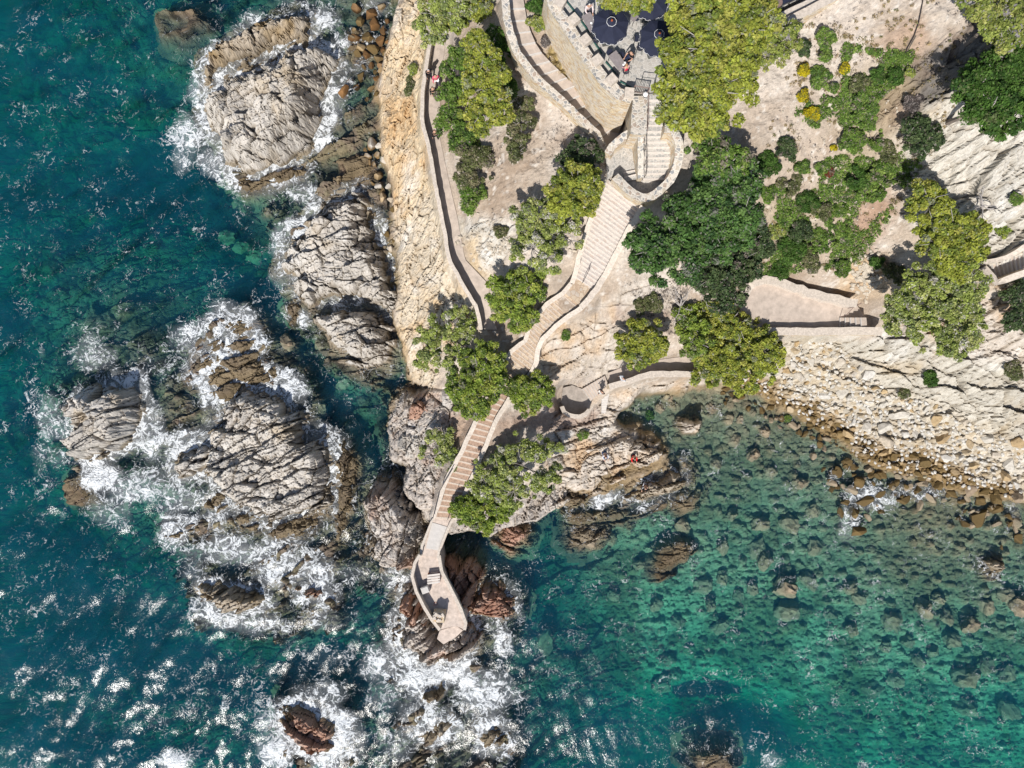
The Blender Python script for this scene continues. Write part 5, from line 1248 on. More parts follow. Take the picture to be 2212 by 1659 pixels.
def leaves(cent, rad, nper, size, pal, rg, asp=1.7, up=0.35, hemi=-0.35, flat=0.8):
    """leaf sprays scattered over the shells of many small clumps"""
    n = len(cent); N = n * nper
    ci = np.repeat(np.arange(n), nper)
    d = rg.normal(size=(N, 3)); d /= np.linalg.norm(d, axis=1)[:, None]
    d[:, 2] = np.where(d[:, 2] < hemi, -d[:, 2] * .6, d[:, 2])
    r = rad[ci] * (0.35 + 0.7 * rg.rand(N) ** 0.6)
    p = cent[ci] + d * r[:, None] * np.array([1, 1, flat])
    nrm = d * .6 + rg.normal(size=(N, 3)) * .55 + np.array([0, 0, up]); nrm /= np.linalg.norm(nrm, axis=1)[:, None]
    a = rg.normal(size=(N, 3)); u = np.cross(nrm, a); u /= np.linalg.norm(u, axis=1)[:, None] + 1e-9; w = np.cross(nrm, u)
    s = size * (.6 + .8 * rg.rand(N))[:, None]
    V = np.stack([p - u * s * asp * .5, p + w * s * .5, p + u * s * asp * .5, p - w * s * .5], 1).reshape(-1, 3)
    F = np.arange(N * 4).reshape(-1, 4)
    c = np.array(pal); cb = rg.choice(4, n, p=(.48, .26, .20, .06)); cl = np.where(rg.rand(N) < .7, cb[ci], rg.choice(4, N))
    k = c[cl] * (.75 + .5 * rg.rand(N))[:, None] * (.85 + .3 * rg.rand(n))[ci][:, None]
    return V, F, np.repeat(k, 4, 0)
def tree(name, label, lobes, ztop, pal, dens=1.0, leaf=.105, nper=130, clump=.34, seed=1, foot=None, group=None, thick=.5, cat="tree", twigs=13, bark=None, gap=0.0):
    """lobes: (px,py,radius px) of the crown as the photo shows it"""
    rg = np.random.RandomState(seed)
    cs = []; rs = []
    L = []
    for a, b, r in lobes:
        k = mpp(ztop - .6); R_ = r * k; zc = ztop - R_ * thick * .9
        x, y = P(a, b, zc); L.append((x, y, zc, R_))
        n = int(dens * 2.1 * (R_ / clump) ** 2 * (1 + thick * .6)) + 4
        d = rg.normal(size=(n, 3)); d /= np.linalg.norm(d, axis=1)[:, None]; d[:, 2] = np.abs(d[:, 2]) * np.sign(rg.rand(n) - .22)
        f = (.45 + .5 * rg.rand(n) ** .55)[:, None]
        q = d * f * np.array([R_, R_, R_ * thick])
        ang = np.arctan2(d[:, 1], d[:, 0]); wob = 1 + .16 * np.sin(ang * 3 + seed) + .12 * np.sin(ang * 5 + 2 * seed)
        q[:, :2] *= wob[:, None]
        c = q + np.array([x, y, zc])
        nr = int(n * .16); da = rg.uniform(0, 6.28, nr); rr_ = R_ * rg.uniform(.92, 1.16, nr)
        c = np.concatenate([c, np.stack([x + np.cos(da) * rr_, y + np.sin(da) * rr_, zc + R_ * thick * rg.uniform(-.35, .25, nr)], -1)])
        if gap > 0:
            keep = fbm(c[:, 0] * .8 + seed * 7, c[:, 1] * .8, seed, 3) > (-1 + gap * 1.3)
            c = c[keep]
        cs.append(c); rs.append(clump * (.5 + .75 * rg.rand(len(c))))
    cs = np.concatenate(cs); rs = np.concatenate(rs)
    fx = np.mean([l[0] for l in L]); fy = np.mean([l[1] for l in L])
    if foot is not None: fv = on_ground(*foot, z=max(2, ztop - 4)); fx, fy = fv.x, fv.y
    fz = ground_z(fx, fy) - .1
    o = tag(empty(name, (fx, fy, fz)), label, cat, group); oc = np.array([fx, fy, fz])
    V, F, K = leaves(cs, rs, nper, leaf, PAL[pal], rg)
    me = np_mesh("crown", V - oc, F, K); link("crown", me, M_leaf, o)
    m = MB(); mt = MB()
    top = Vector((0, 0, max(.5, (L[0][2] - fz) * .75)))
    hgt = max(.6, ztop - fz); tr = .035 * hgt ** .8 + .03
    m.tube([(0, 0, 0), top * .5 + Vector((.08 * hgt * rg.uniform(-1, 1), .08 * hgt * rg.uniform(-1, 1), 0)), top], [tr, tr * .8, tr * .55], 7)
    pr = random.Random(seed)
    for x, y, zc, R_ in L:
        c = Vector((x - fx, y - fy, zc - fz))
        if c.length > .3: m.tube([top * .6, (top * .6).lerp(c, .5) + Vector((0, 0, .1 * hgt)), c], [tr * .6, tr * .42, tr * .22], 6)
        mt = MB()
        for t in range(twigs):
            a = pr.uniform(0, 6.28); e = c + Vector((math.cos(a) * R_ * pr.uniform(.5, .92), math.sin(a) * R_ * pr.uniform(.5, .92), R_ * thick * pr.uniform(.1, .95)))
            mid_ = c.lerp(e, .5) + Vector((pr.uniform(-.15, .15), pr.uniform(-.15, .15), pr.uniform(0, .2)))
            mt.tube([c + Vector((0, 0, -.1)), mid_, e], [tr * .26, tr * .17, .012], 5)
        if mt.v and ztop - fz > 1.6: mt.build("branches", bark or M_twig, o)
    m.build("trunk", M_bark, o)
    return o
PG = "pines on the slopes"
tree("pine_tree", "largest yellow-green pine overlapping the terrace and its parasols", [(1535,95,100),(1484,212,70),(1535,190,84),(1600,60,78),(1468,120,42),(1545,20,84),(1506,252,40),(1590,150,52)], 21.0, 'pine', 1.15, .12, 150, .36, 1, foot=(1480,250), thick=.42, group=PG)
tree("pine_tree", "pine tip hanging over the first and third parasols at the top edge", [(1345,-8,34),(1380,-2,26),(1320,-20,30)], 19.5, 'pine', 1.0, .11, 130, .3, 2, foot=(1350,-60), thick=.4, group=PG)
tree("pine_tree", "pine branch with grey twigs between the big pine and the top right terrace", [(1672,95,40),(1700,70,34),(1640,120,34)], 17.0, 'ylgreen', .8, .10, 110, .28, 3, foot=(1650,120), thick=.5, group=PG)
tree("carob_tree", "biggest round dark green tree right of the widest staircase", [(1450,530,80),(1525,475,88),(1575,400,62),(1595,470,52),(1508,455,56),(1555,365,42),(1400,545,44)], 15.4, 'carob', 1.15, .115, 150, .4, 4, foot=(1500,520), thick=.5)
tree("carob_tree", "shaded dark tree below the right side of the biggest dark green tree", [(1600,570,50),(1570,620,50),(1530,600,40),(1630,520,34)], 10.6, 'dark', 1.0, .11, 130, .36, 5, foot=(1580,610), thick=.5)
tree("carob_tree", "grey-green crown between the big pine shadow and the dark tree", [(1530,335,44),(1580,350,38)], 15.8, 'bush', .9, .11, 120, .34, 6, foot=(1540,360), thick=.5)
tree("pine_tree", "bright double-crowned pine above the cobble beach left end", [(1560,710,62),(1610,770,72),(1540,790,46),(1530,680,34),(1650,760,40)], 7.8, 'pine', 1.1, .105, 150, .32, 7, foot=(1585,740), thick=.5, group=PG)
tree("pine_tree", "green bushy pine behind the double-crowned pine", [(1488,702,36),(1504,745,30),(1470,680,18)], 8.6, 'pineg', .8, .1, 130, .32, 8, thick=.5, group=PG)
tree("pine_tree", "small round pine above the right lower path", [(1385,738,50),(1370,765,30),(1415,745,28)], 9.6, 'pine', 1.1, .10, 150, .3, 9, thick=.5, group=PG)
tree("pine_tree", "dense yellow pine beside the left parapet of the widest staircase", [(1245,410,54),(1275,400,28),(1225,445,36)], 14.6, 'pine', 1.1, .105, 150, .32, 10, foot=(1235,430), thick=.5, group=PG)
tree("pine_tree", "open-crowned pale pine on the bare slope left of the widest staircase", [(1160,470,50),(1150,535,48),(1215,500,44),(1185,555,34),(1235,520,26)], 12.6, 'sparse', .62, .10, 120, .28, 11, foot=(1180,500), thick=.45, gap=.55, group=PG)
tree("shrub_tree", "dark green shrub tucked against the stepped path wall", [(1256,328,34),(1238,350,26),(1275,350,24)], 13.3, 'dark', 1.0, .1, 130, .3, 12, thick=.6)
tree("pine_tree", "bright green pine at the lower end of the left path", [(1115,648,54),(1140,620,34),(1090,630,34),(1130,685,30)], 10.0, 'pineg', 1.1, .10, 150, .3, 13, thick=.5, group=PG)
tree("pine_tree", "pale thin-leaved pine on the cream cliff at the end of the left path", [(960,710,52),(985,690,40),(935,760,44),(975,775,34),(1010,720,22)], 7.6, 'sparse', .6, .095, 120, .27, 14, foot=(1010,760), thick=.45, gap=.6, group=PG)
tree("pine_tree", "rounded green pine left of the tan middle staircase foot", [(1030,815,56),(1055,780,36),(1005,850,36),(1065,830,30),(1030,880,30)], 8.6, 'pineg', 1.0, .10, 140, .3, 15, thick=.5, gap=.25, group=PG)
tree("pine_tree", "compact green pine right of the tan middle staircase foot", [(1148,850,42),(1170,845,26),(1125,840,24)], 7.8, 'pineg', 1.1, .10, 150, .3, 16, thick=.5, group=PG)
tree("pine_tree", "sparse grey-green pine left of the rusty earth staircase", [(945,965,34),(930,990,26),(965,990,26),(960,945,22)], 5.4, 'sparse', .6, .09, 110, .25, 17, thick=.45, gap=.6, group=PG)
tree("pine_tree", "widest spreading pine right of the rusty earth staircase", [(1130,1005,64),(1075,1020,46),(1180,990,42),(1110,1060,36),(1040,1050,28),(1190,1030,32)], 6.8, 'sparse', .72, .10, 140, .3, 18, foot=(1110,1000), thick=.42, gap=.5, group=PG)
tree("pine_tree", "bright low pine beside the foot of the rusty staircase", [(1045,1105,44),(1010,1100,32),(1085,1100,28)], 5.8, 'pineg', 1.1, .095, 150, .28, 19, thick=.5, group=PG)
tree("pine_tree", "pale grey-green pine over the left path at the top edge", [(945,30,48),(930,70,30),(985,10,50),(960,-10,50)], 12.5, 'sparse', .8, .10, 130, .3, 20, foot=(985,40), thick=.4, gap=.35, group=PG)
tree("pine_tree", "bright yellow pine at the top edge right of the left path", [(1005,10,44),(985,45,26),(1030,-5,36)], 12.0, 'pine', 1.0, .10, 140, .3, 21, thick=.45, group=PG)
tree("pine_tree", "tall yellow-green pine with bare grey limbs on the upper slope", [(1050,130,40),(1045,190,48),(1040,245,40),(1070,215,32),(1030,90,28),(1075,160,26),(1085,250,22)], 14.2, 'pine', .95, .105, 140, .3, 22, foot=(1060,180), thick=.4, gap=.3, twigs=9, group=PG)
tree("pine_tree", "dark evergreen behind the bare grey limbs of the upper slope pine", [(1080,110,30),(1090,180,28),(1065,90,26)], 12.4, 'deep', .9, .10, 120, .3, 23, thick=.5, group=PG)
tree("mastic_shrub", "long grey-green shrub mass along the left path", [(985,150,32),(975,205,30),(980,265,32),(1000,310,30),(990,120,24),(1010,180,22),(970,240,18)], 9.9, 'bush', .9, .095, 120, .3, 24, thick=.45, gap=.3, cat="shrub")
tree("mastic_shrub", "lower grey shrub mass ending in a green tip by the left path", [(1020,345,30),(1010,380,26),(1035,370,28),(1045,335,22)], 10.4, 'olive', .8, .09, 120, .28, 25, thick=.45, gap=.35, cat="shrub")
tree("mastic_shrub", "green tip of the shrubs midway along the left path", [(1018,420,26),(1010,400,20),(1015,445,15)], 9.8, 'bush', 1.0, .09, 130, .27, 26, thick=.45, cat="shrub")
tree("mastic_shrub", "dark olive shrubs on the slope below the stepped path wall", [(1125,265,26),(1115,300,26),(1118,330,20),(1130,225,18)], 12.2, 'olive', .9, .09, 120, .27, 27, thick=.5, gap=.2, cat="shrub")
tree("pine_tree", "upper yellow-green pine under the white right-hand cliff", [(2005,440,42),(2055,500,56),(2085,520,44),(2020,520,46),(2060,560,40),(2105,495,30)], 15.5, 'pine', 1.1, .105, 150, .33, 28, foot=(2040,500), thick=.5, group=PG)
tree("pine_tree", "big open-crowned pine with pale limbs right of the viewing terrace", [(2000,620,48),(2060,640,60),(2030,690,66),(2080,700,50),(1960,690,44),(1950,650,34),(2090,610,40),(2060,745,34)], 13.2, 'sparse', .75, .10, 130, .3, 29, foot=(2010,650), thick=.42, gap=.45, twigs=9, group=PG)
tree("evergreen_tree", "largest dense deep green bush at the right edge", [(2150,190,66),(2110,190,40),(2180,230,60),(2175,140,56),(2215,180,60),(2130,245,40)], 20.5, 'deep', 1.3, .10, 170, .36, 30, thick=.5)
tree("pine_tree", "pale blurred yellow-green pine crown in the top right corner", [(2150,20,50),(2190,50,50),(2110,5,34),(2220,20,50),(2170,85,26)], 21.0, 'ylgreen', 1.0, .11, 130, .34, 31, thick=.4, gap=.2, group=PG)
tree("evergreen_tree", "dim olive bush at the right edge below the concrete stairs", [(2195,640,30),(2215,670,36),(2190,690,22)], 12.2, 'dark', .9, .10, 120, .3, 32, thick=.5, gap=.15)
tree("evergreen_tree", "dark thin-leaved bush below the dark rock band", [(1990,292,38),(1975,275,24),(2010,300,24),(1985,325,20)], 15.5, 'dark', .9, .095, 120, .28, 33, thick=.5, gap=.2)
BU = [ # px, py, radius px, palette, height factor, label
 (1704,62,26,'ylgreen',.5,"yellow-green bush under the pale wall of the shaded terrace"),(1690,85,22,'bush',.5,"small green bush just left of the pale terrace wall bush"),
 (1736,105,17,'dark',.6,"dark green shrub left of the two leafy strips on the sandy slope"),(1782,82,24,'bush',.45,"upper leafy strip on the sandy slope"),(1790,112,24,'bush',.45,"lower leafy strip on the sandy slope"),(1770,168,22,'bush',.4,"light green plant patch below the leafy strips"),
 (1736,152,13,'yellow',.6,"topmost yellow-flowering bush on the sandy slope"),(1734,208,11,'yellow',.6,"middle yellow-flowering bush on the sandy slope"),(1756,244,15,'yellow',.6,"brightest and lowest yellow-flowering bush on the sandy slope"),(1823,149,9,'yellow',.5,"yellow-flowering bush nearest the big leafy patch"),(1799,324,7,'yellow',.5,"small yellow bush beside the red shrub"),
 (1801,190,9,'bush',.6,"tiny round green plant above the big leafy patch"),(1876,208,38,'bush',.35,"brightest leafy patch in the middle of the right slope"),(1895,160,20,'deep',.4,"dark green clump on top of the brightest leafy patch"),(1858,180,22,'olive',.35,"brownish brush on the left of the brightest leafy patch"),(1866,250,34,'bush',.35,"lower half of the brightest leafy patch"),
 (1934,163,18,'deep',.6,"dark green shrub at the lower end of the pipe"),(1977,152,18,'ylgreen',.4,"yellow-green plant beside the dark rock band"),(1842,302,34,'bush',.45,"bushy green mound left of the thin-leaved dark bush"),(1888,305,28,'bush',.4,"loose green brush right of the bushy mound"),(1915,325,24,'olive',.4,"olive brush below the loose green brush"),
 (1970,222,20,'grey',.5,"grey leafless bush below the dark rock band"),(1701,320,26,'dark',.5,"dark oval shrub on the sandy slope below the yellow bushes"),(1662,358,26,'deep',.5,"dark green bush at the right edge of the biggest dark tree"),(1733,360,16,'bush',.4,"low green tuft left of the red shrub"),(1790,372,12,'red',.6,"rust red shrub on the right slope"),(1775,362,16,'bush',.4,"green tuft touching the red shrub"),
 (1854,385,30,'deep',.45,"deep green bush in the lower leafy area"),(1909,370,36,'bush',.35,"wide leafy area under the olive brush"),(1880,415,30,'bush',.35,"leafy tongue ending near the brown earth"),(1709,398,26,'olive',.35,"brown and olive brush left of the lower leafy area"),(1741,432,26,'deep',.45,"dark leafy clump in the hollow of the lower slope"),(1696,465,18,'bush',.5,"rounded light green bush in the hollow"),
 (1776,447,24,'olive',.4,"brownish green brush in the middle of the hollow"),(1674,500,18,'ylgreen',.4,"yellowish brush at the foot of the biggest dark tree"),(1729,500,26,'dark',.5,"shaded dark shrub in the hollow"),(1799,465,28,'bush',.35,"fresh green sprawl right of the hollow"),(1709,535,32,'deep',.45,"dark green spiky bush above the viewing terrace"),(1779,520,30,'bush',.35,"pale green brush above the viewing terrace"),
 (1821,582,20,'bush',.6,"feathery green bush at the back right corner of the viewing terrace"),(1754,572,22,'olive',.4,"reddish olive brush behind the viewing terrace wall"),(1686,578,24,'deep',.45,"dark green bush behind the viewing terrace wall"),(1817,500,20,'bush',.35,"small sprawl of leaves beside the rubble gully"),(1740,545,24,'olive',.4,"dusty brush between the dark bushes above the viewing terrace"),
 (1893,568,15,'deep',.5,"small deep green bush in the rubble gully"),(2166,497,18,'pineg',.4,"flat shrub on the white cliff by the concrete stairs"),(2195,430,12,'bush',.5,"small green tuft on the white cliff at the right edge"),(1082,500,13,'olive',.5,"lone olive shrub on the white rocks beside the left path"),(888,185,17,'olive',.5,"green tuft growing on the cream cliff by the left parapet"),(893,150,12,'ylgreen',.4,"yellowish tuft on the cream cliff above the olive tuft"),
 (1157,14,20,'deep',.7,"round deep green bush beside the stepped path at the top edge"),(1164,52,20,'ylgreen',.5,"yellowish bush below the round bush at the stepped path"),(1180,88,10,'grey',.5,"silvery round plant at the foot of the terrace wall"),(838,607,11,'pineg',.5,"small green shrub on the grey bedded outcrop"),(1223,722,8,'bush',.4,"tiny green plant on the pale slab rock below the middle stairs"),
 (2010,818,17,'deep',.6,"dark green tuft on the strata slope above the beach"),(1955,850,13,'olive',.5,"small olive tuft on the strata slope"),(2190,800,22,'olive',.5,"grey olive brush at the right edge above the beach"),(1700,905,7,'bush',.4,"tiny plant among the beach rocks"),(1258,940,10,'bush',.4,"tiny tuft on the pale reef root"),(1403,897,9,'deep',.5,"green tuft on the rocks below the side stair"),
 (1400,660,30,'olive',.25,"faded brush on the litter below the dead branches"),(1575,665,18,'olive',.35,"dim brush left of the viewing terrace"),(1935,590,24,'olive',.3,"dry brush left of the open-crowned pine"),(1660,420,20,'bush',.4,"green fringe at the right of the biggest dark tree"),(1650,540,24,'dark',.5,"dark fringe below the hollow at the biggest dark tree")]
rg2 = random.Random(77)
for i, (a, b, r, pal, hf, lb) in enumerate(BU):
    v = on_ground(a, b, 8)
    R_ = r * mpp(v.z); zt = v.z + max(.35, R_ * hf * 1.7)
    nm = "flowering_bush" if pal == 'yellow' else "bush"
    tree(nm, lb, [(a, b, r * .62)] + [(a + r * rg2.uniform(.25, .85) * math.cos(q), b + r * rg2.uniform(.25, .8) * math.sin(q), r * rg2.uniform(.22, .48)) for q in [rg2.uniform(0, 1.2) + 1.05 * j for j in range(6)]], zt, pal, .95 if pal not in ('grey',) else .5, .08, 100, .19, 200 + i, thick=hf, cat="bush", twigs=2, gap=.42)
rg = random.Random(3)
for i, (a, b, lb) in enumerate(((1192,118,"straw-coloured grass tuft at the terrace wall, uppermost of the row"),(1202,134,"straw-coloured grass tuft at the terrace wall, second of the row"),(1212,152,"straw-coloured grass tuft at the terrace wall, third of the row"),(1226,164,"straw-coloured grass tuft at the terrace wall, lowest of the row"))):
    v = on_ground(a, b, 12); o = tag(empty("grass_tuft", v), lb, "grass tuft", "dry grasses along the foot of the terrace wall")
    m = MB()
    for k in range(90):
        an = rg.uniform(0, 6.28); l = rg.uniform(.3, .6); e = Vector((math.cos(an) * l, math.sin(an) * l, rg.uniform(.15, .5))); s = Vector((-math.sin(an), math.cos(an), 0)) * .012
        m.add([s, -s, e * .6 + Vector((0, 0, .12)) - s, e * .6 + Vector((0, 0, .12)) + s], [(0, 1, 2, 3)]); m.add([e * .6 + Vector((0, 0, .12)) + s, e * .6 + Vector((0, 0, .12)) - s, e], [(0, 1, 2)])
    m.build("blades", cloth((.38, .29, .13)), o)
# dead branches
def dead(label, px, py, spread, n, seed, zoff=.5, name="dead_branches"):
    v = on_ground(px, py, 8); o = tag(empty(name, v), label, "dead branches"); r = random.Random(seed)
    for k in range(n):
        m = MB(); a = r.uniform(0, 6.28); l = spread * r.uniform(.5, 1.1); p = Vector((0, 0, zoff)); pts = [p]
        for s in range(5):
            a += r.uniform(-.5, .5); p = p + Vector((math.cos(a) * l / 5, math.sin(a) * l / 5, r.uniform(-.05, .14))); pts.append(p)
        m.tube(pts, [.055, .045, .035, .028, .02, .01], 5)
        for s in (2, 3, 4):
            b_ = a + r.choice((-1, 1)) * r.uniform(.6, 1.1); q = pts[s]; m.tube([q, q + Vector((math.cos(b_) * l * .16, math.sin(b_) * l * .16, .08)), q + Vector((math.cos(b_ + .3) * l * .3, math.sin(b_ + .3) * l * .3, .06))], [.02, .014, .006], 4)
        m.build("branch", M_twig, o)
dead("tangle of bare grey branches under the biggest dark tree", 1505, 620, 1.9, 11, 4, 1.2)
dead("bare grey branches sweeping down beside the bushy pine behind the double crown", 1465, 665, 1.6, 7, 5, .8)
dead("white bare branches on the right side of the upper right-hand pine", 2090, 455, 1.5, 6, 6, 1.4)
dead("bare white twigs on the grey bedded outcrop by the cliff", 818, 598, 1.3, 5, 7, 1.6)
# pipe on the hillside
o = tag(empty("drain_pipe", on_ground(1990, 10, 16)), "thin dark pipe running down the bare slope at the upper right", "pipe")
pts = [on_ground(a, b, 16) + Vector((0, 0, .12)) - o.location for a, b in ((1993,-10),(1988,20),(1982,50),(1972,80),(1958,105),(1948,128),(1945,148))]
m = MB(); m.tube(pts, .035, 6); m.build("pipe", M_rail, o)
m = MB(); m.tube([p + Vector((.12, .02, .01)) for p in pts[3:]], .025, 6); m.build("side_hose", M_metal, o)
# ground scrub: countless small plants and litter on the slopes
def scrub(name, polys, count, pal, seed, size=.07, rad=.13, nper=26):
    r = np.random.RandomState(seed); cs = []
    for poly, z in polys:
        wp = [P(a, b, z) for a, b in poly]; xs = [q[0] for q in wp]; ys = [q[1] for q in wp]
        x = r.uniform(min(xs), max(xs), count * 3); y = r.uniform(min(ys), max(ys), count * 3)
        ok = (sdf(wp, x, y) > 0) & (fbm(x * .5, y * .5, seed, 3) > -.05); x, y = x[ok][:count], y[ok][:count]
        cs += [(a, b, ground_z(a, b) + .05) for a, b in zip(x, y)]
    c = np.array(cs); V, F, K = leaves(c, rad * (.5 + r.rand(len(c))), nper, size, PAL[pal], r)
    return tag(link(name, np_mesh(name, V, F, K), M_leaf), kind='stuff')
scrub("ground_plants", [([(1690,260),(1800,240),(1960,300),(1950,420),(1880,560),(1640,590),(1640,400)], 11), ([(1800,120),(1960,160),(1960,300),(1830,330)], 14)], 1700, 'bush', 61, .075, .2, 30)
scrub('dry_grass', [([(1690,90),(1960,60),(1990,330),(1930,560),(1650,600),(1640,300)], 12)], 500, 'straw', 63, .05, .15, 30)
scrub("dry_litter", [([(1690,100),(1960,30),(1990,300),(1920,560),(1650,590),(1640,300)], 12), ([(1000,100),(1260,240),(1290,330),(1200,420),(1060,470),(1050,300)], 10), ([(1330,620),(1480,600),(1480,720),(1350,720)], 8)], 420, 'grey', 62, .035, .11, 9)

# ------------------------------------------------------------------ boulders and stones
def stone_proto(seed, sub=2):
    r = random.Random(seed); bm = bmesh.new(); bmesh.ops.create_icosphere(bm, subdivisions=sub, radius=1.0)
    pl = []
    rough = seed >= 100
    for k in range(5 if rough else 13):
        n = Vector((r.gauss(0, 1), r.gauss(0, 1), r.gauss(0, 1))).normalized(); pl.append((n, r.uniform(.6, .85) if rough else r.uniform(.42, .74)))
    for v in bm.verts:
        for n, d in pl:
            q = v.co.dot(n)
            if q > d: v.co -= n * (q - d)
        w_ = v.co * 1.9 + Vector((seed * 3.1, 0, 0))
        v.co *= 1 + ((.30 * mnoise.noise(w_) + .20 * mnoise.noise(w_ * 2.3) + .13 * mnoise.noise(w_ * 5)) if rough else .05 * mnoise.noise(w_))
    me = bpy.data.meshes.new("boulder"); bm.to_mesh(me); bm.free()
    return me
PROT = {}
def stone(name, label, x, y, z, s, mat, group, seed, cat="boulder", flat=.7):
    r = random.Random(seed); pid = seed % 9 + (100 if cat == 'drowned' else 0); k = (pid, mat.name)
    if cat == 'drowned': cat = 'boulder'
    if k not in PROT:
        me = stone_proto(pid, 3); me.materials.append(mat); PROT[k] = me
    o = bpy.data.objects.new(name, PROT[k]); C.objects.link(o)
    o.location = (x, y, z); o.scale = (s * r.uniform(.8, 1.25), s * r.uniform(.65, .95), s * flat * r.uniform(.75, 1.1)); o.rotation_euler = (r.uniform(-.3, .3), r.uniform(-.3, .3), r.uniform(0, 6.28))
    return tag(o, label, cat, group)
# orange boulders at the top of the cream cliff
k = 0
OB = [(765,12,20),(800,22,24),(822,10,16),(776,40,22),(806,50,26),(826,60,18),(762,62,16),(795,76,22),(820,84,22),(760,78,18),(778,98,22),(805,100,20),(826,102,16),(790,116,18),(816,122,18),(771,112,14),(800,134,14),(822,140,13),(784,140,12),(808,150,12),(742,196,24),(768,182,14),(800,186,14),(778,160,16),(812,168,13),(752,168,12),(826,158,12),(836,120,12),(838,90,12),(835,40,12),(790,208,10),(815,204,10)]
for a, b, r_ in OB:
    x, y = P(a, b, .4); stone("orange_boulder", "rust orange boulder in the pile between surf and cream cliff at the top", x, y, max(ground_z(x, y), -.3) + r_ * .012, r_ * mpp(0) * .82, (M_st_orange, M_st_orange, M_st_tan, M_st_wet)[k % 4], "orange boulders at the foot of the cream cliff", k * 5 + 1); k += 1
CB = [(800,308,20,"p"),(812,330,14,"p"),(790,332,12,"p"),(822,318,12,"p"),(806,350,9,"p"),(815,375,18,"o"),(832,352,12,"p"),(840,400,13,"p"),(815,400,10,"p"),(826,425,13,"o"),(845,430,12,"p"),(795,345,8,"p"),(850,520,8,"w"),(836,505,10,"w"),(842,535,14,"p"),(835,470,10,"w"),(850,455,10,"w"),(822,410,12,"o"),(800,390,9,"o"),(785,318,8,"p")]
for a, b, r_, c in CB:
    x, y = P(a, b, .6); stone("fallen_block", "fallen block in the narrow dark cleft between cliff and grey outcrops", x, y, max(ground_z(x, y), -.2) + r_ * .012, r_ * mpp(0) * .95, {"p": M_st_pale, "o": M_st_tan, "w": M_st_wet}[c], "blocks fallen into the cleft below the cream cliff", k * 5 + 2, "rock"); k += 1
# beach stones
r = random.Random(8)
BP = [P(a, b, 2) for a, b in [(1700,742),(1760,745),(1830,800),(1900,850),(2000,885),(2110,935),(2225,985),(2225,1085),(2100,1050),(1990,1030),(1900,1000),(1830,960),(1760,900),(1690,860),(1600,830),(1620,812),(1700,835)]]
xs = [p[0] for p in BP]; ys = [p[1] for p in BP]; placed = []
for a, b in ((1745,775),(1790,790),(1840,812),(1815,850),(1870,850),(1905,880),(1880,915),(1940,900),(1965,935),(2000,905),(2030,945),(2055,915),(2085,960),(2110,945),(2140,985),(2165,960),(2190,1000),(2205,970),(1850,945),(1925,960),(1990,985),(2060,1000),(2120,1010),(1780,850),(1730,820),(1905,930),(2020,1010),(2180,1035),(1955,990),(1700,800)):
    placed.append((*P(a + r.uniform(-8, 8), b + r.uniform(-8, 8), 2), r.uniform(.42, .85)))
tries = 0
cand_x = np.array([r.uniform(min(xs), max(xs)) for _ in range(12000)]); cand_y = np.array([r.uniform(min(ys), max(ys)) for _ in range(12000)])
okm = sdf(BP, cand_x, cand_y) > -.2
for x, y in zip(cand_x[okm], cand_y[okm]):
    s = min(.62, .15 * math.exp(abs(r.gauss(0, .6))))
    if any((x - a) ** 2 + (y - b) ** 2 < (.62 * (s + c)) ** 2 for a, b, c in placed): continue
    placed.append((x, y, s))
for _ in range(46):
    placed.append((0, 0, 0)) if False else None
placed.sort(key=lambda t: -t[2])
cand_x = None
for i, (x, y, s) in enumerate(placed[:298]):
    z = ground_z(x, y); wetb = z < .75
    stone("beach_stone", "brown wet stone at the waterline of the cobble beach" if wetb else "pale angular stone lying dry on the cobble beach", x, y, z + s * .38, s, (M_st_wet, M_st_tan)[i % 2] if wetb else (M_st_pale, M_st_pale, M_st_tan)[i % 3], "wet brown stones along the beach waterline" if wetb else "dry pale stones on the cobble beach", 1000 + i, "stone")
def pebbles(name, pts, mat):
    bm = bmesh.new(); bmesh.ops.create_icosphere(bm, subdivisions=1, radius=1.0); bm.verts.ensure_lookup_table()
    v0 = np.array([v.co[:] for v in bm.verts]); f0 = np.array([[v.index for v in f.verts] for f in bm.faces]); bm.free()
    rg_ = np.random.RandomState(5); VV = []; FF = []
    for i, (x, y, z, s) in enumerate(pts):
        v = v0 * (1 + .25 * rg_.normal(size=(len(v0), 1)).clip(-1, 1)) * np.array([1, .75, .6]) * s; a = rg_.rand() * 6.28
        VV.append(np.stack([v[:, 0] * math.cos(a) - v[:, 1] * math.sin(a) + x, v[:, 0] * math.sin(a) + v[:, 1] * math.cos(a) + y, v[:, 2] + z], -1)); FF.append(f0 + i * len(v0))
    return tag(link(name, np_mesh(name, np.concatenate(VV), np.concatenate(FF)), mat), kind='stuff')
pebbles("beach_cobbles", [(x, y, ground_z(x, y) + s * .25, s) for x, y, s in placed[298:]], M_st_pale)
gv = [(on_ground(1870 + r.gauss(0, 16), 590 + r.gauss(0, 22), 8), r.uniform(.1, .26)) for _ in range(160)] + [(on_ground(1240 + r.gauss(0, 50), 800 + r.gauss(0, 20), 5), r.uniform(.05, .12)) for _ in range(50)] + [(on_ground(1060 + r.gauss(0, 30), 530 + r.gauss(0, 30), 8), r.uniform(.06, .2)) for _ in range(120)] + [(on_ground(1185 + r.gauss(0, 30), 520 + r.gauss(0, 22), 9), r.uniform(.06, .2)) for _ in range(80)] + [(on_ground(r.uniform(1690, 1960), r.uniform(100, 560), 12), r.uniform(.04, .12)) for _ in range(260)]
pebbles("loose_rubble", [(v.x, v.y, v.z + s * .2, s) for v, s in gv], M_st_pale)
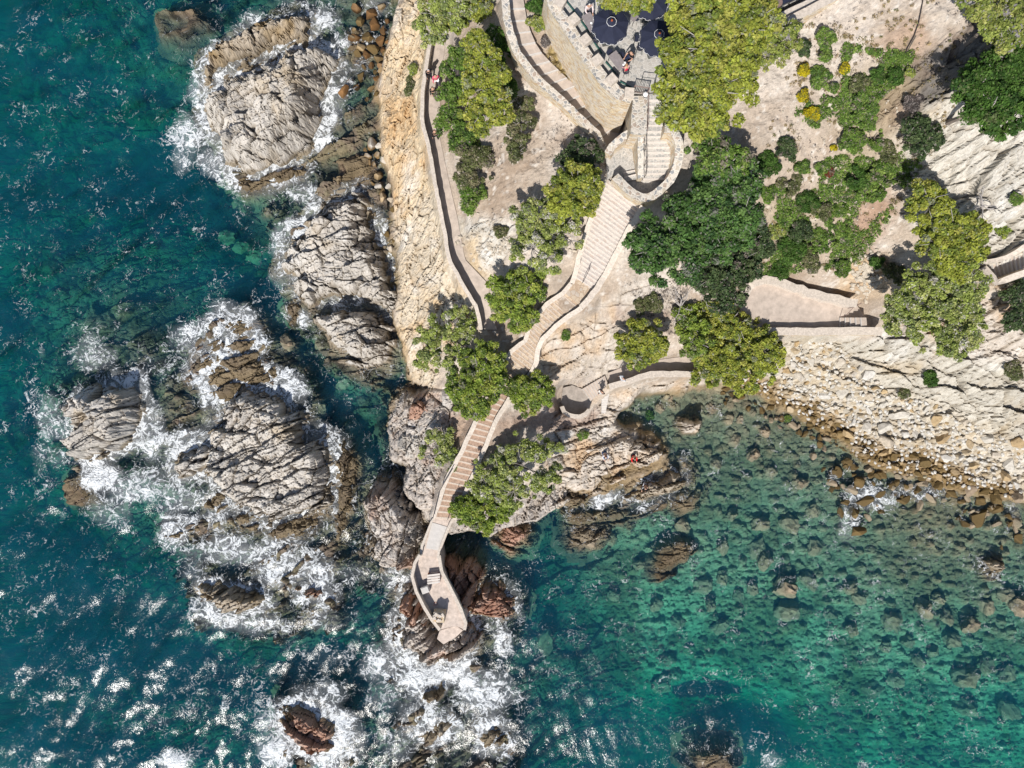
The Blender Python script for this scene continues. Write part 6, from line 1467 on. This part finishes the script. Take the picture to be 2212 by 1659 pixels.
# boulders standing in the surf off the beach and drowned boulders in the bay
SB = [(1860,1040,22),(1868,1085,26),(1842,1060,18),(1905,1070,18),(1930,1050,17),(1945,1030,18),(1955,1080,22),(1985,1060,18),(2010,1075,18),(2030,1050,17),(2060,1068,20),(2095,1060,18),(2120,1085,22),(2150,1075,28),(2185,1070,24),(1830,1085,14),(1850,1110,22),(1880,1120,16),(1855,1150,26),(1820,1110,14),(1800,1045,16),(1815,1020,18),(1835,1000,20),(1880,1015,16),(2120,1120,30),(2160,1100,20),(1760,985,14),(1775,960,15),(1740,940,14),(1715,920,14),(1690,905,13),(1665,880,14),(2200,1130,22),(2205,1165,18),(1905,1105,16),(1990,1095,15)]
r = random.Random(21)
SB += [(1800 + t * 400 + r.gauss(0, 14), 985 + t * 110 + 10 * math.sin(t * 9) + abs(r.gauss(0, 30)), r.uniform(7, 15)) for t in [r.random() for _ in range(70)]] + [(1560 + t * 240, 845 + t * 110 + r.gauss(0, 12), r.uniform(7, 14)) for t in [r.random() for _ in range(26)]]
for i, (a, b, s) in enumerate(SB):
    x, y = P(a, b, .2); stone("surf_boulder", "olive brown boulder standing in shallow surf off the cobble beach", x, y, max(ground_z(x, y) + .1, -.12), s * mpp(0) * .9, (M_st_wet, M_st_wet, M_st_alg)[i % 3], "boulders standing in the surf off the cobble beach", 2000 + i)
DB = [(1180,1395,34),(1230,1150,18),(1320,1165,20),(1470,1130,22),(1635,1185,30),(1650,1210,24),(1690,1265,30),(1745,1255,28),(1835,1265,26),(1850,1290,22),(1705,1320,34),(1600,1290,20),(1625,1270,18),(1520,1270,26),(1535,1310,20),(1470,1350,20),(1560,1360,26),(1450,1440,26),(1440,1500,34),(1470,1480,22),(1900,1500,34),(1940,1475,22),(1930,1345,30),(1990,1310,28),(2020,1290,22),(1965,1390,22),(2060,1385,24),(2085,1345,28),(2120,1305,22),(2160,1280,22),(2185,1300,30),(2040,1330,20),(2180,1460,32),(2090,1465,34),(2140,1440,26),(2100,1540,34),(2190,1540,30),(1990,1430,22),(2020,1410,20),(1915,1400,18),(1890,1425,16),(1580,1110,22),(1640,1130,26),(1700,1130,28),(1750,1100,22),(1560,1180,24),(1540,1000,22),(1580,950,20),(1620,980,22),(1660,1020,20),(1720,1040,22),(1530,880,16),(1590,905,16),(1640,930,18),(1420,1310,24),(1330,1290,18),(1380,1220,20),(1560,1250,20),(1760,1180,26),(1800,1330,22),(1840,1360,20),(690,880,26),(640,860,20),(750,930,20),(840,995,24),(690,1010,14),(1350,870,14),(1420,880,16),(1440,860,16),(600,690,20),(630,740,22),(700,745,24),(740,830,22),(780,870,20),(500,520,30),(470,500,26),(530,545,24)]
for i, (a, b, s) in enumerate(DB):
    x, y = P(a, b, -1.5); R_ = s * mpp(0) * .82; z = ground_z(x, y); stone("drowned_boulder", "drowned algae-covered boulder seen through the green water", x, y, min(z + R_ * (.35 if i % 3 else .75), -.12 - R_ * .5), R_, M_st_alg, "drowned boulders under the clear water", 3000 + i, cat="drowned", flat=.8)
stone("perched_boulder", "white rounded boulder at the corner of the ribbed reef below the widest pine", *P(1238, 1035, 1.6), 1.3, .42, M_st_pale, None, 4001)
